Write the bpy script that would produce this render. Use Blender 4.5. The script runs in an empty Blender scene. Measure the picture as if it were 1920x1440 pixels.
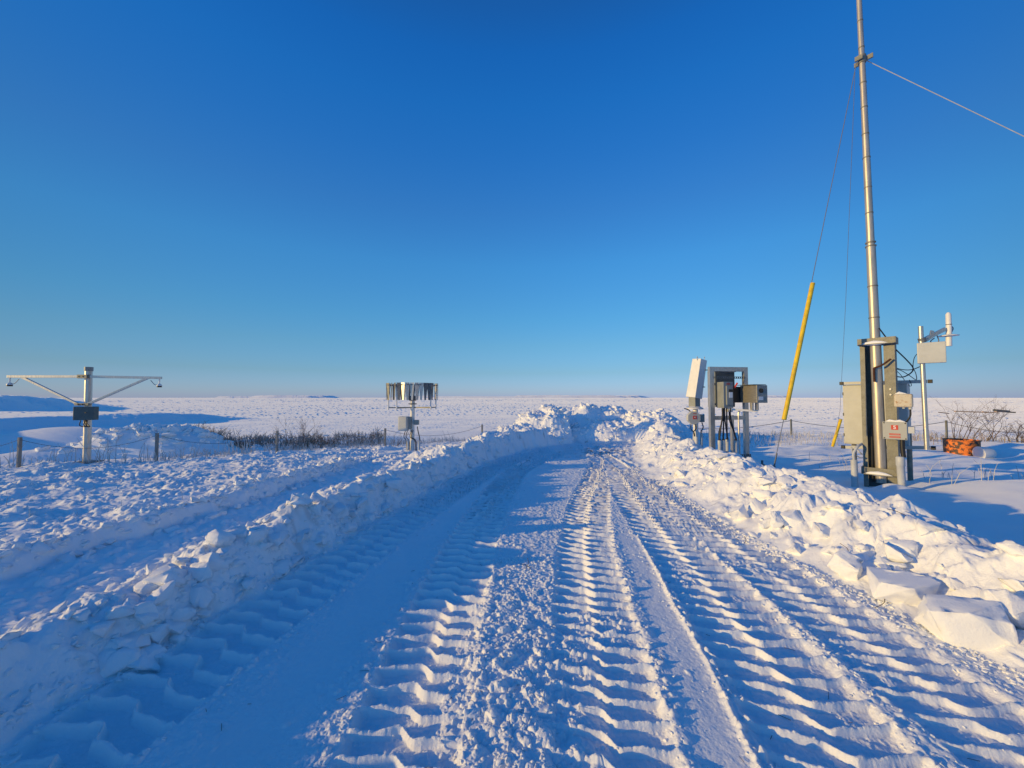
import bpy, bmesh, math, random
import numpy as np
from mathutils import Vector, Matrix
random.seed(7)
R = math.radians
scn = bpy.context.scene
COL = scn.collection

# ------------------------------------------------------------------ camera
PITCH = R(2.0); CAMZ = 1.6; FPX = 720.0
cd = bpy.data.cameras.new('camera'); cam = bpy.data.objects.new('camera', cd); COL.objects.link(cam)
cam.location = (0, 0, CAMZ); cam.rotation_euler = (R(90) + PITCH, 0, 0)
cd.sensor_width = 36; cd.lens = 36 * FPX / 1920; cd.clip_start = 0.05; cd.clip_end = 30000
scn.camera = cam

# ------------------------------------------------------------------ light
SUN_EL = R(9.6); SUN_AZ = math.atan2(-0.974, -0.225)   # low sun at the left, a little behind the viewer
sdir = Vector((-0.974 * math.cos(SUN_EL), -0.225 * math.cos(SUN_EL), math.sin(SUN_EL)))
ld = bpy.data.lights.new('sun', 'SUN'); lo = bpy.data.objects.new('sun', ld); COL.objects.link(lo)
ld.energy = 3.6; ld.angle = R(0.55); ld.color = (1.0, 0.69, 0.24)
lo.rotation_euler = sdir.to_track_quat('Z', 'Y').to_euler(); lo.location = (-20, -5, 10)

w = bpy.data.worlds.new('World'); scn.world = w; w.use_nodes = True
nt = w.node_tree; nt.nodes.clear(); N = nt.nodes; L = nt.links
out = N.new('ShaderNodeOutputWorld'); bg = N.new('ShaderNodeBackground'); L.new(bg.outputs[0], out.inputs[0])
sky = N.new('ShaderNodeTexSky'); sky.sky_type = 'NISHITA'; sky.sun_disc = False
sky.sun_elevation = SUN_EL; sky.sun_rotation = SUN_AZ; sky.altitude = 50; sky.air_density = 1.0; sky.dust_density = 0.2; sky.ozone_density = 2.0
tc = N.new('ShaderNodeTexCoord'); sep = N.new('ShaderNodeSeparateXYZ'); L.new(tc.outputs['Generated'], sep.inputs[0])
ramp = N.new('ShaderNodeValToRGB'); L.new(sep.outputs['Z'], ramp.inputs[0])
SKYRAMP = [(0.0, (0.19, 0.285, 0.82)), (0.0141, (0.188, 0.288, 0.70)), (0.0626, (0.1651, 0.2658, 0.4644)), (0.1314, (0.1614, 0.301, 0.4428)), (0.1987, (0.1427, 0.3333, 0.486)), (0.3254, (0.1273, 0.3722, 0.5741)), (0.4378, (0.1094, 0.3454, 0.5964)), (0.5337, (0.0747, 0.3398, 0.6444)), (0.6134, (0.0522, 0.3402, 0.6783)), (0.6786, (0.0417, 0.3195, 0.676)), (0.7266, (0.0483, 0.2851, 0.6011))]
els = ramp.color_ramp.elements
while len(els) > 1: els.remove(els[-1])
els[0].position = SKYRAMP[0][0]; els[0].color = (*SKYRAMP[0][1], 1)
for p, c in SKYRAMP[1:]:
    e = els.new(p); e.color = (*c, 1)
mul = N.new('ShaderNodeMix'); mul.data_type = 'RGBA'; mul.blend_type = 'MULTIPLY'; mul.inputs[0].default_value = 1
L.new(sky.outputs[0], mul.inputs[6]); L.new(ramp.outputs[0], mul.inputs[7]); sc = N.new('ShaderNodeVectorMath'); sc.name = 'skyscale'; sc.operation = 'SCALE'; sc.inputs['Scale'].default_value = 3.0; L.new(mul.outputs[2], sc.inputs[0])
xs_ = N.new('ShaderNodeMath'); xs_.operation = 'MULTIPLY'; L.new(sep.outputs['X'], xs_.inputs[0]); L.new(sep.outputs['X'], xs_.inputs[1])
xm_ = N.new('ShaderNodeMapRange'); xm_.inputs[1].default_value = 0; xm_.inputs[2].default_value = 1; xm_.inputs[3].default_value = 3.0; xm_.inputs[4].default_value = 3.0 * .27
L.new(xs_.outputs[0], xm_.inputs[0]); L.new(xm_.outputs[0], sc.inputs['Scale']); L.new(sc.outputs[0], bg.inputs[0])
bg.inputs[1].default_value = 0.15
scn.view_settings.view_transform = 'Standard'; scn.view_settings.look = 'None'
scn.view_settings.exposure = 0.0; scn.view_settings.gamma = 1.0
scn.view_settings.use_curve_mapping = False

# ------------------------------------------------------------------ numpy noise
def _h(ix, iy, seed):
    h = (ix.astype(np.uint32) * np.uint32(374761393) + iy.astype(np.uint32) * np.uint32(668265263) + np.uint32((seed * 2246822519) & 0xffffffff))
    h = (h ^ (h >> np.uint32(13))) * np.uint32(1274126177)
    h = (h ^ (h >> np.uint32(16))) * np.uint32(2246822519)
    return h ^ (h >> np.uint32(15))
F4 = np.float32
def rnd(ix, iy, seed): return _h(ix, iy, seed).astype(F4) * F4(1 / 4294967295.0)
def perlin(x, y, seed=0):
    x = np.asarray(x, F4); y = np.asarray(y, F4)
    fx = np.floor(x); fy = np.floor(y); ix = fx.astype(np.int32); iy = fy.astype(np.int32); x = x - fx; y = y - fy
    u = x * x * x * (x * (x * 6 - 15) + 10); v = y * y * y * (y * (y * 6 - 15) + 10)
    def g(a, b):
        t = rnd(ix + a, iy + b, seed) * F4(6.2831853)
        return np.cos(t) * (x - a) + np.sin(t) * (y - b)
    a = g(0, 0); b = g(1, 0); c = g(0, 1); d = g(1, 1)
    return ((a + (b - a) * u) * (1 - v) + (c + (d - c) * u) * v) * 1.5
def fbm(x, y, seed=0, o=4, gain=.5):
    s = 0; a = 1; t = 0
    for k in range(o):
        s = s + a * perlin(x, y, seed + k * 17); t += a; a *= gain; x = x * 2.03 + 5.1; y = y * 2.03 - 3.7
    return s / t * 1.6
def worley(x, y, seed=0):
    """F1, F2, random value of nearest cell, second random, offset to the cell point"""
    x = np.asarray(x, F4); y = np.asarray(y, F4)
    ix = np.floor(x).astype(np.int32); iy = np.floor(y).astype(np.int32)
    f1 = np.full(x.shape, 9.0, F4); f2 = np.full(x.shape, 9.0, F4); bx = ix.copy(); by = iy.copy(); ox = np.zeros(x.shape, F4); oy = np.zeros(x.shape, F4)
    for a in (-1, 0, 1):
        for b in (-1, 0, 1):
            cx = ix + a; cy = iy + b; h = _h(cx, cy, seed)
            dx = cx + (h & np.uint32(65535)).astype(F4) * F4(1 / 65535) - x; dy = cy + (h >> np.uint32(16)).astype(F4) * F4(1 / 65535) - y
            d = dx * dx + dy * dy; m = d < f1
            f2 = np.where(m, f1, np.minimum(f2, d)); f1 = np.where(m, d, f1); bx = np.where(m, cx, bx); by = np.where(m, cy, by); ox = np.where(m, -dx, ox); oy = np.where(m, -dy, oy)
    return np.sqrt(f1), np.sqrt(f2), rnd(bx, by, seed + 2), rnd(bx, by, seed + 3), ox, oy
def ss(a, b, x):
    t = np.clip((x - a) / (b - a), 0, 1); return t * t * (3 - 2 * t)
def blocks(x, y, s, seed, tilt=.8):
    """angular clods: each cell is its own tilted facet, cracks between them. about -0.5..1, in units of s"""
    wx = perlin(x / s * 1.3, y / s * 1.3, seed + 50) * .35; wy = perlin(x / s * 1.3 + 9, y / s * 1.3, seed + 51) * .35
    f1, f2, r1, r2, ox, oy = worley(x / s + wx, y / s + wy, seed)
    an = r2 * 6.28
    hgt = (r1 - .3) * .9 + tilt * (np.cos(an) * ox + np.sin(an) * oy)
    return hgt * ss(0, .22, f2 - f1)
def crumbs(x, y, s, seed, dens=.5):
    f1, f2, r1, r2, ox, oy = worley(x / s, y / s, seed)
    rad = .2 + .35 * r1
    return np.where(r2 < dens, np.maximum(0, 1 - (f1 / rad) ** 2) ** .7 * rad, 0) * s * .8

# ------------------------------------------------------------------ the lie of the land (x right, y ahead, metres; road surface = 0)
FX = [-60, -30, -18, -11.2, -8.9, -6.7, -4.1, -1, 2.5, 5.4, 10.9, 14.5, 25, 60]
FY = [0, 3.5, 6.3, 8.9, 9.8, 11.2, 12.6, 14.2, 16.6, 17.2, 15.6, 14.6, 12, 8]
XL = ([-8, -3, 1.0, 1.8, 2.4, 3.0, 3.9, 5.4, 6.4, 8.5, 10, 11.9, 12.9, 13.5, 16], [-3.6, -2.8, -2.55, -2.4, -2.22, -2.15, -1.98, -1.68, -1.44, -.93, -.40, .50, 1.55, 2.1, 2.3])
HL = ([-8, 1.2, 2.0, 2.6, 3.4, 4.6, 6, 9, 11.5, 13], [.45, .41, .37, .29, .39, .46, .50, .55, .58, .7])
XR = ([-8, 0, 2.3, 3.2, 4.5, 6, 8, 10, 12, 13.2, 14], [3.6, 3.05, 2.92, 2.85, 2.72, 2.78, 2.9, 3.15, 3.7, 4.3, 4.7])
HR = ([-8, 0, 2, 3, 4.4, 6, 8, 10, 12.5], [.5, .45, .42, .45, .56, .52, .52, .56, .72])
TR = [  # path y, path x, half width, lug pitch, slant, phase, depth
    ([-4, 0, 1.7, 2.4, 3, 4, 5.6, 6.4, 8.5, 10, 11.5], [-2.7, -2.15, -2.00, -1.88, -1.80, -1.58, -1.26, -1.07, -.52, .05, .95], .30, .165, .8, .0, .042),
    ([-4, 0, 1.7, 2.5, 3.4, 4.4, 6.4, 8.5, 10, 12], [-.6, -.5, -.50, -.50, -.48, -.44, -.25, .08, .75, 2.0], .28, .145, .7, .3, .034),
    ([-4, 0, 1.7, 2.5, 3.4, 4.4, 5.4, 6.4, 7.4, 10, 12], [.1, .3, .44, .55, .67, .83, 1.05, 1.31, 1.62, 2.35, 2.9], .29, .14, -.6, .1, .030),
    ([-4, 0, 1.7, 2.33, 3, 3.4, 4.5, 6, 7.4, 10, 12], [1.3, 1.36, 1.46, 1.58, 1.62, 1.68, 1.78, 1.95, 2.15, 2.7, 3.2], .34, .16, -.8, .55, .028),
    ([-4, 0, 1.7, 2.4, 3, 4.5, 6, 7.4, 9], [2.3, 2.28, 2.28, 2.34, 2.36, 2.40, 2.46, 2.54, 2.75], .32, .155, -.7, .8, .027)]

def Hbase(x, y):
    fy = np.interp(x, FX, FY); d = y - fy
    z = -0.25 * ss(-.6, 3.0, d) - 5.8 * ss(6.5, 50, d)
    far = ss(30, 140, np.hypot(x, y))
    z = z + fbm(x / 9, y / 9, 3, 3) * .10 * ss(1, 8, d)
    z = z + (fbm(x / 55, y / 30, 5, 4) * .35) * ss(25, 120, d)
    # mounds of old snow beyond the fence on the left
    def mound(cx, cy, ax, ay, h, a=0, p=1.0):
        c, s = math.cos(a), math.sin(a); u = (x - cx) * c + (y - cy) * s; v = -(x - cx) * s + (y - cy) * c
        return h * np.maximum(0, 1 - ((u / ax) ** 2 + (v / ay) ** 2)) ** p
    z = z + mound(-15.4, 13.4, 3.2, 1.8, .85, .15) + mound(-20.5, 11, 3.5, 3.0, 1.4, .3) + mound(-27, 11, 6, 4, 1.9, .2) + mound(-13.6, 11.6, 2.0, .9, .35, .5)  # the two far left mounds are out of view, added for their shadow
    z = z + mound(-11.7, 12.9, 2.3, 1.3, .85, .25)
    # shelves on the lower ground at the left, the nearer one and a long low ridge
    z = z + 3.0 * ss(0, 13, (-106 + .28 * (y - 78)) - x + fbm(x / 14, y / 14, 9, 3) * 3) * ss(45, 70, y) * (1 - ss(118, 145, y))
    z = z + 8.6 * ss(0, 34, (-205 - .68 * (y - 160)) - x + fbm(x / 40, y / 40, 8, 3) * 8) * ss(110, 160, y) * (1 - ss(210, 370, y))
    return z

def H(x, y, fine=True):
    """full surface height and a dirt mask"""
    shp = x.shape; x = x.ravel().astype(float); y = y.ravel().astype(float)
    z = Hbase(x, y); r = np.hypot(x, y); dirt_dark = np.zeros(x.shape)
    fyd = y - np.interp(x, FX, FY)
    # ---- sastrugi on the plain
    m = r > 14; xm, ym = x[m], y[m]; rm = r[m]
    wx = fbm(xm / 8, ym / 8, 31, 2) * 1.2
    def drift(L, A, seed):       # long face towards the wind, short lee
        p = xm / L + fbm(xm / (L * 1.9), ym / (L * .9), seed, 3) * 1.1 + perlin(xm / (L * 6), ym / (L * 2.2), seed + 5) * 1.5
        p = p - np.floor(p); return A * L * (p * (1 - ss(.84, 1.0, p))) * np.clip(.75 + 1.0 * perlin(xm / (L * 3), ym / (L * 1.6), seed + 9), .1, 1.6)
    k1 = 1 - ss(110, 200, rm); k2 = ss(110, 200, rm) * (1 - ss(450, 800, rm)); k3 = ss(450, 800, rm)
    sas = drift(1.6, .055, 231) * k1 + drift(5.0, .042, 241) * k2 + drift(22, .035, 251) * k3 + fbm(xm / 16, ym / 7, 35, 3, .55) * .12 * ss(40, 120, rm) * k1
    big = np.maximum(0, fbm(xm / 60, ym / 26, 37, 3)) * .35 * ss(120, 400, rm) + fbm(xm / 240, ym / 90, 38, 3) * 1.2 * ss(400, 1200, rm)
    z[m] += sas * ss(3, 14, fyd[m]) * (1 + ss(30, 400, rm) * 1.0) + big
    # ---- near region
    m = (r < 34); xn, yn = x[m], y[m]; rn = r[m]; dn = fyd[m]
    xl = np.interp(yn, *XL); hl = np.interp(yn, *HL); xr = np.interp(yn, *XR); hr = np.interp(yn, *HR)
    sl = np.interp(yn, *([-8, 3, 5, 9, 13], [1, .99, .95, .9, .85]))
    jag = fbm(xn / .5, yn / .5, 41, 3) * .10 + perlin(yn / 1.1, yn * 0, 43) * .10
    tl = (xl - xn) * sl + jag                                 # distance left of the left road edge
    tr = (xn - xr) + jag * 1.3
    on = 1 - ss(12.6, 13.8, yn)                               # banks blend into the far heap
    zz = z[m]; dd = np.zeros(xn.shape)
    far = ss(6, 10, yn)
    # left bank, trench and outer lip
    hv = hl * .93 * (1 + .26 * fbm(xn / 1.2, yn / .7, 45, 3) + .30 * perlin(xn * 0 + 3.3, yn / .55, 46))
    wb = fbm(xn / .6, yn / .6, 48, 3) * .06
    xb = np.interp(yn, [-8, 0, 3.1, 4.2, 5.5, 7, 9, 12], [-4.2, -3.55, -3.15, -2.95, -2.8, -2.65, -2.5, -1.9]) + wb     # back edge of the bank
    xp = np.interp(yn, [-8, 0, 3, 4.5, 5.8, 8, 10], [-6.4, -5.3, -4.75, -4.45, -4.15, -3.95, -3.8]) + wb * 1.5             # outer lip of the furrow
    tb = np.clip((xl - .38 - xn) / np.maximum(xl - .38 - xb, .1), 0, 1)
    wall = ss(-.02, .20 + .28 * hl, tl)
    fade = (1 - ss(8.3, 10.2, yn)); far = ss(6, 10, yn)
    endh = .10 * fade
    crest = hv * (1 - .55 * tb) ; drop = ss(-.02, .22, xn - xb)
    Lb = wall * (crest * (drop * fade + (1 - fade) * (1 - ss(.9, 1.9, tl))))
    e1 = ss(0, .16, xb - xn); tw_ = (xb - xn) / np.maximum(xb - xp, .2)
    trench = e1 * (1 - ss(.80, 1.0, tw_)) * (-.26 + .12 * np.exp(-((tw_ - .50) / .07) ** 2) + .10 * ss(.5, .62, tw_))
    lip = (.19 + .07 * perlin(yn / .8, xn * .3, 47)) * ss(.80, 1.0, tw_) * (1 - ss(1.02, 1.55, tw_))
    zl = Lb * on + (trench + lip) * fade
    # right bank
    hv2 = hr * (1 + .22 * fbm(xn / .9, yn / .9, 55, 3) + .16 * perlin(xn * 0 + 1.3, yn / .8, 56))
    Rb = hv2 * (ss(-.05, 1.0, tr) ** .85) * (1 - ss(1.05, 1.85, tr))
    zr = Rb * on
    bankL = ss(-.05, .12, tl) * np.where(fade > .5, .25 + .75 * drop, 1 - ss(.95 + .4 * hl, 1.9 + .4 * hl, tl)) * (xn > xb - .1) * on
    bankR = ss(-.12, .15, tr) * (1 - ss(1.5, 1.9, tr)) * on
    # far heap: left lobe with a cut face, back wall, apron, right arm
    def lobe(cx, cy, ax, ay, h, p=.8, a=0):
        c, s = math.cos(a), math.sin(a); u = (xn - cx) * c + (yn - cy) * s; v = -(xn - cx) * s + (yn - cy) * c
        return h * np.maximum(0, 1 - ((u / ax) ** 2 + (v / ay) ** 2)) ** p
    wob = fbm(xn / .7, yn / .7, 61, 3)
    l1 = lobe(1.45, 14.9, 1.75, 1.7, 1.22, .8, .2) * (1 - ss(2.02, 2.22, xn + .08 * wob - .06 * (yn - 14)))
    l2 = lobe(3.3, 16.6, 3.2, 1.15, 1.22, .6, -.05)
    l3 = lobe(3.7, 14.5, 1.8, 1.0, .72, .8, -.1)
    l4 = lobe(5.3, 14.9, 1.5, 2.4, 1.05, .8, .3)
    l5 = lobe(.3, 13.9, 1.4, 1.1, .55, .8, .3)
    heap = np.maximum.reduce([l1, l2, l3, l4, l5]); hp = ss(.02, .2, heap)
    heap = heap * (1 + .16 * wob)
    rough = np.maximum.reduce([bankL, bankR, hp])
    road = (tl < 0) & (tr < 0)
    inL = ss(0, .05, tl); inR = ss(0, .05, tr)
    zz = zz + np.maximum(heap, np.where(xn < .5 * (xl + xr), zl, zr))
    # snow lumps on banks
    q = rough > .01; xq, yq, rq = xn[q], yn[q], rn[q]
    side = np.where(xq > 0.5 * (xl + xr)[q], 1.0, .85); side = np.where(hp[q] > .3, .8, side)
    wq = fbm(xq / .25, yq / .25, 70, 2) * .05; xw = xq + wq; yw = yq - wq
    soft = ss(-.3, .5, fbm(xq / .9, yq / .9, 69, 2))
    lump = blocks(xw, yw, .62, 71, .7) * .07 + np.maximum(crumbs(xw, yw, .50, 72, .75) * .42, crumbs(xw + 5, yw, .27, 73, .8) * .5) * (.7 + .3 * soft) + np.maximum(crumbs(xw, yw, .13, 74, .6) * .5, blocks(xw, yw, .14, 75, .8) * .035) * (1 - .6 * soft) + fbm(xq / .35, yq / .35, 77, 5, .55) * .04 - .05
    if fine: lump = lump + crumbs(xq, yq, .075, 79, .5) * .55 * ss(-.2, .4, fbm(xq / .5, yq / .5, 80, 2)) + fbm(xq / .06, yq / .06, 83, 3, .65) * .007
    zz[q] += lump * rough[q] * side * (.25 + .75 * ss(.05, .45, np.maximum(tr[q], 0) + (xq < 0.5 * (xl + xr)[q]) + hp[q] + .25 * fbm(xq / .5, yq / .5, 84, 2)))
    # ---- left field: wind crusted lumps
    fl = np.where(fade > .5, ss(.95, 1.25, tw_), ss(1.6, 2.2, tl)) * (1 - ss(.5, 4, dn)); q = fl > .01; xq, yq = xn[q], yn[q]
    b = crumbs(xq, yq, .24, 91, .6) * .34 + crumbs(xq + .3, yq, .12, 93, .75) * .5 + crumbs(xq + .7, yq, .065, 94, .6) * .5 + np.abs(fbm(xq / .35, yq / .22, 95, 3)) * .06 + crumbs(xq, yq + 3, .55, 96, .25) * .35
    am = .35 + .75 * ss(-.35, .35, fbm(xq / 1.3, yq / .9, 97, 2))
    zz[q] += (b * am + fbm(xq / 1.6, yq / 1.0, 98, 3) * .06 + fbm(xq / .06, yq / .06, 99, 2) * .004) * fl[q]
    q = (e1 > 0) & (tw_ < 1.15) & (yn < 10.5); xq, yq = xn[q], yn[q]
    zz[q] += (crumbs(xq, yq, .11, 101, .6) * .45 + crumbs(xq, yq, .22, 102, .35) * .4 + fbm(xq / .25, yq / .5, 103, 3) * .018 + blocks(xq, yq, .12, 104, .6) * .02)
    # ---- right field: smooth drifts with scallops
    fr = ss(1.6, 2.2, tr); q = (fr > .01); xq, yq = xn[q], yn[q]
    dr = fbm(xq / 2.6, yq / 1.5, 111, 3) * .10 + np.abs(perlin(xq / 1.4, yq / .8, 113)) * .05 + fbm(xq / .5, yq / .35, 115, 3) * .006
    dr = dr + .22 * np.exp(-(((xq - 8.6) / 2.0) ** 2 + ((yq - 6.0) / .7) ** 2)) + .13 * np.exp(-(((xq - 6.45) / .28) ** 2 + ((yq - 6.62) / .22) ** 2)) + .05 * np.exp(-(((xq - 7.3) / .5) ** 2 + ((yq - 7.0) / .25) ** 2)) + .04 * ss(7.5, 10.5, yq) * ss(4.5, 7, xq)
    dr = dr * (1 - .95 * np.exp(-((xq - 13.3) ** 2 + (yq - 11.1) ** 2) / 1.7)) - .10 * np.exp(-((xq - 13.3) ** 2 + (yq - 10.4) ** 2) / 1.2)
    zz[q] += dr * fr[q]
    # ---- road
    q = (tl < .35) & (tr < .35) & (yn < 14.6) & (hp < .9); xq, yq = xn[q], yn[q]
    zq = np.zeros(xq.shape); used = np.zeros(xq.shape)
    wpx = fbm(xq / .35, yq / .35, 121, 2)
    clod = crumbs(xq, yq, .05, 123, .6) if fine else 0
    clod2 = crumbs(xq, yq, .10, 125, .45); cl3 = crumbs(xq, yq, .026, 127, .6) if fine else 0
    fin = fbm(xq / .06, yq / .06, 129, 3)
    grain = fbm(xq / .05, yq / .05, 128, 3, .65) * .0055 + fbm(xq / .016, yq / .016, 130, 2, .6) * .0012
    for k, (py, px, hw, pitch, slant, ph, dep) in enumerate(TR):
        ys = np.linspace(py[0], py[-1], 400); xs = np.interp(ys, py, px)
        xs = np.convolve(np.pad(xs, 12, 'edge'), np.ones(25) / 25, 'valid')
        ds = np.hypot(np.diff(ys), np.diff(xs)); S = np.concatenate([[0], np.cumsum(ds)])
        th = np.gradient(xs, ys)
        xc = np.interp(yq, ys, xs); tt = np.interp(yq, ys, th); co = 1 / np.sqrt(1 + tt * tt)
        u = (xq - xc) * co; s = np.interp(yq, ys, S) + (xq - xc) * tt * co
        ua = np.abs(u); ins = 1 - ss(hw - .03, hw + .02, ua + wpx * .015)
        # zig-zag ridges between lug prints, broken and slumped in places
        w1 = perlin(xq / .10, yq / .10, 160 + k) * .07 + perlin(xq / .6, yq / .6, 180 + k) * .2
        f = s / pitch + ph + slant * ua + .5 * ss(-.05, .05, u + w1 * .04) + w1
        fr_ = f - np.floor(f)
        amp = np.clip(1.08 + .38 * perlin(np.floor(f) * 1.7 + k, u / .11, 190 + k), .15, 1.35)
        ridge = ss(.0, .13, fr_) * (1 - ss(.17, .34, fr_)) * amp
        # a few deeper heel cups at the ends of the lugs
        cup = np.exp(-((ua - hw * .78) / (hw * .16)) ** 2) * ss(.30, .45, fr_) * (1 - ss(.80, .95, fr_))
        shoulder = np.exp(-((ua - hw * .97) / .022) ** 2) * (.35 + .6 * perlin(s / .06, u * 0 + k, 195))
        prof = dep * (-1 + 1.2 * ridge - .30 * cup + .5 * np.maximum(shoulder, 0))
        wearn = perlin(s / .9 + k * 7, u / .5, 141 + k); wear = ss(.25, .65, wearn)
        prof = prof * (1 - .55 * wear)
        rubb = (clod * (.10 + .55 * wear) + cl3 * (.3 + .5 * wear) + clod2 * .3 * wear) * (1 - .8 * ss(2.8, 5, yq))
        zq = np.where(ins > 0, zq * (1 - ins) + (prof * (1 + .35 * ss(4, 7, yq)) + grain * (.75 - .4 * ss(3, 6, yq)) + rubb) * ins, zq)
        used = np.maximum(used, ins)
        edge = np.exp(-((ua - hw - .03) / .035) ** 2)
        zq += edge * (.003 + clod * .6 + clod2 * .2) * (1 - .7 * ss(3, 6, yq)) * (.8 if k < 2 else .6)
    gap = (1 - used)
    sm = ss(.35, .0, np.abs(xq - (np.interp(yq, TR[0][0], TR[0][1]) + np.interp(yq, TR[1][0], TR[1][1])) / 2 )) * (yq < 9)
    xs = np.interp(yq, [0, 1.66, 2.33, 3, 3.34, 4.5], [.80, .90, 1.02, 1.09, 1.15, 1.30]); sm2 = np.exp(-((xq - xs) / .13) ** 4) * (yq < 4.6)
    smooth = np.clip(sm + sm2, 0, 1)
    pat = ss(-.15, .35, fbm(xq / .35, yq / .5, 132, 3)); zq += gap * ((.006 + (clod * .55 + clod2 * .35) * (.25 + .75 * pat) * (1 - .5 * ss(3, 6, yq))) * (1 - smooth) + grain * (1 - .6 * smooth) + fbm(xq / .5, yq / .5, 133, 3) * .008 + cl3 * .5 * ss(.0, .5, fbm(xq / .2, yq / .2, 134, 2)) * (1 - .8 * smooth) + clod * .35 * ss(.35, .6, fbm(xq / .25, yq / .25, 135, 2)))
    # trampled, crumbly stretch where two passes overlap
    mz = ss(.20, .0, np.abs(xq - .04) - .24 + fbm(xq / .3, yq / .3, 136, 2) * .15) * (1 - .85 * ss(2.6, 3.8, yq))
    zq = zq * (1 - .55 * mz) + mz * (clod * .6 + clod2 * .3 + cl3 * .5 + blocks(xq, yq, .10, 137, .7) * .020 + fbm(xq / .12, yq / .12, 138, 3) * .012 + .004)
    zq += .018 * np.exp(-((xq - xs - .15) / .016) ** 2) * (yq < 4.5) + clod * .8 * np.exp(-((xq - xs - .19) / .05) ** 2) * (yq < 4.5)
    # turned over, dirty end of the road
    en = ss(8.5, 11.5, yq)
    zq = zq * (1 - .3 * en) + en * (blocks(xq, yq, .22, 139, .7) * .04 + clod2 * .6)
    edge = np.clip(ss(.02, -.12, tl[q]) * ss(.02, -.15, tr[q]), 0, 1)
    zz[q] += zq * edge * (1 - hp[q])
    dm = np.exp(-(((xq - 2.5 - .25 * (yq - 11)) / .75) ** 2 + ((yq - 11.3) / 1.0) ** 2))
    dn2 = fbm(xq / .35, yq / .22, 151, 4, .7); dn3 = fbm(xq / .12, yq / .12, 153, 3, .7)
    di = dm * ss(-.15, .45, dn2) * .95 + ss(.5, .75, dn2 + .25 * dn3) * .45 * ss(6.5, 9.5, yq)
    # darker patches in the bottoms of the prints
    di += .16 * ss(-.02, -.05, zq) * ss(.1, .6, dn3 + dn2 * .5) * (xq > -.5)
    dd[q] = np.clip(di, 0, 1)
    q2 = rough > .3
    dd[q2] += .22 * ss(.45, .8, fbm(xn[q2] / .5, yn[q2] / .25, 155, 3, .7))
    z[m] = zz; dirt_dark[m] = dd
    # region id: 0 ground 1 road 2 left bank 3 right bank 4 heap
    reg = np.zeros(x.shape, np.int8); rg = np.zeros(xn.shape, np.int8)
    tl0 = (xl - xn) * sl; tr0 = xn - xr
    rg[(tl0 < 0) & (tr0 < 0) & (yn < 15)] = 1
    rg[(tl0 >= 0) & np.where(yn < 9, xn > xb - .05, tl0 < 1.5 + .4 * hl) & (yn < 13.4)] = 2
    rg[(tr0 >= 0) & (tr0 < 1.8) & (yn < 12.9)] = 3
    rg[hp > .3] = 4
    reg[m] = rg
    return z.reshape(shp), dirt_dark.reshape(shp), reg.reshape(shp)
def hz(x, y):
    return float(H(np.array([x]), np.array([y]), False)[0][0])

def P(px, py, Z):
    """world point on the ray of photo pixel (px, py) at distance Z ahead; used to read real positions off the photo"""
    dx = (px - 960) / FPX; dv = (720 - py) / FPX
    d = Vector((dx, math.cos(PITCH) - dv * math.sin(PITCH), math.sin(PITCH) + dv * math.cos(PITCH)))
    t = Z / d.y
    return Vector((d.x * t, Z, CAMZ + d.z * t))

# ------------------------------------------------------------------ materials
MATS = {}
def mat(name, col, rough=.5, metal=0., spec=.5, noise=0., nscale=8., bump=0., bscale=40., col2=None, streak=None, sharp=0.0):
    m = bpy.data.materials.new(name); m.use_nodes = True; t = m.node_tree; b = t.nodes['Principled BSDF']
    b.inputs['Roughness'].default_value = rough; b.inputs['Metallic'].default_value = metal
    b.inputs['Specular IOR Level'].default_value = spec
    g = t.nodes.new('ShaderNodeTexCoord')
    src = g.outputs['Object']
    if streak:
        mp = t.nodes.new('ShaderNodeMapping'); mp.inputs['Scale'].default_value = streak; t.links.new(src, mp.inputs[0]); src = mp.outputs[0]
    n = t.nodes.new('ShaderNodeTexNoise'); n.inputs['Scale'].default_value = nscale; n.inputs['Detail'].default_value = 6; n.inputs['Roughness'].default_value = .65
    t.links.new(src, n.inputs['Vector'])
    rp = t.nodes.new('ShaderNodeValToRGB'); t.links.new(n.outputs['Fac'], rp.inputs[0])
    c2 = col2 or tuple(max(0, c * (1 - noise)) for c in col)
    rp.color_ramp.elements[0].position = .35 + sharp * .12; rp.color_ramp.elements[1].position = .65 - sharp * .12
    rp.color_ramp.elements[0].color = (*c2, 1); rp.color_ramp.elements[1].color = (*col, 1)
    t.links.new(rp.outputs[0], b.inputs['Base Color'])
    mr = t.nodes.new('ShaderNodeMapRange'); mr.inputs[3].default_value = max(0, rough - .1); mr.inputs[4].default_value = min(1, rough + .12)
    t.links.new(n.outputs['Fac'], mr.inputs[0]); t.links.new(mr.outputs[0], b.inputs['Roughness'])
    if bump:
        n2 = t.nodes.new('ShaderNodeTexNoise'); n2.inputs['Scale'].default_value = bscale; n2.inputs['Detail'].default_value = 5
        t.links.new(g.outputs['Object'], n2.inputs['Vector'])
        bp = t.nodes.new('ShaderNodeBump'); bp.inputs['Strength'].default_value = bump; bp.inputs['Distance'].default_value = .01
        t.links.new(n2.outputs['Fac'], bp.inputs['Height']); t.links.new(bp.outputs[0], b.inputs['Normal'])
    MATS[name] = m; return m
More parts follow.
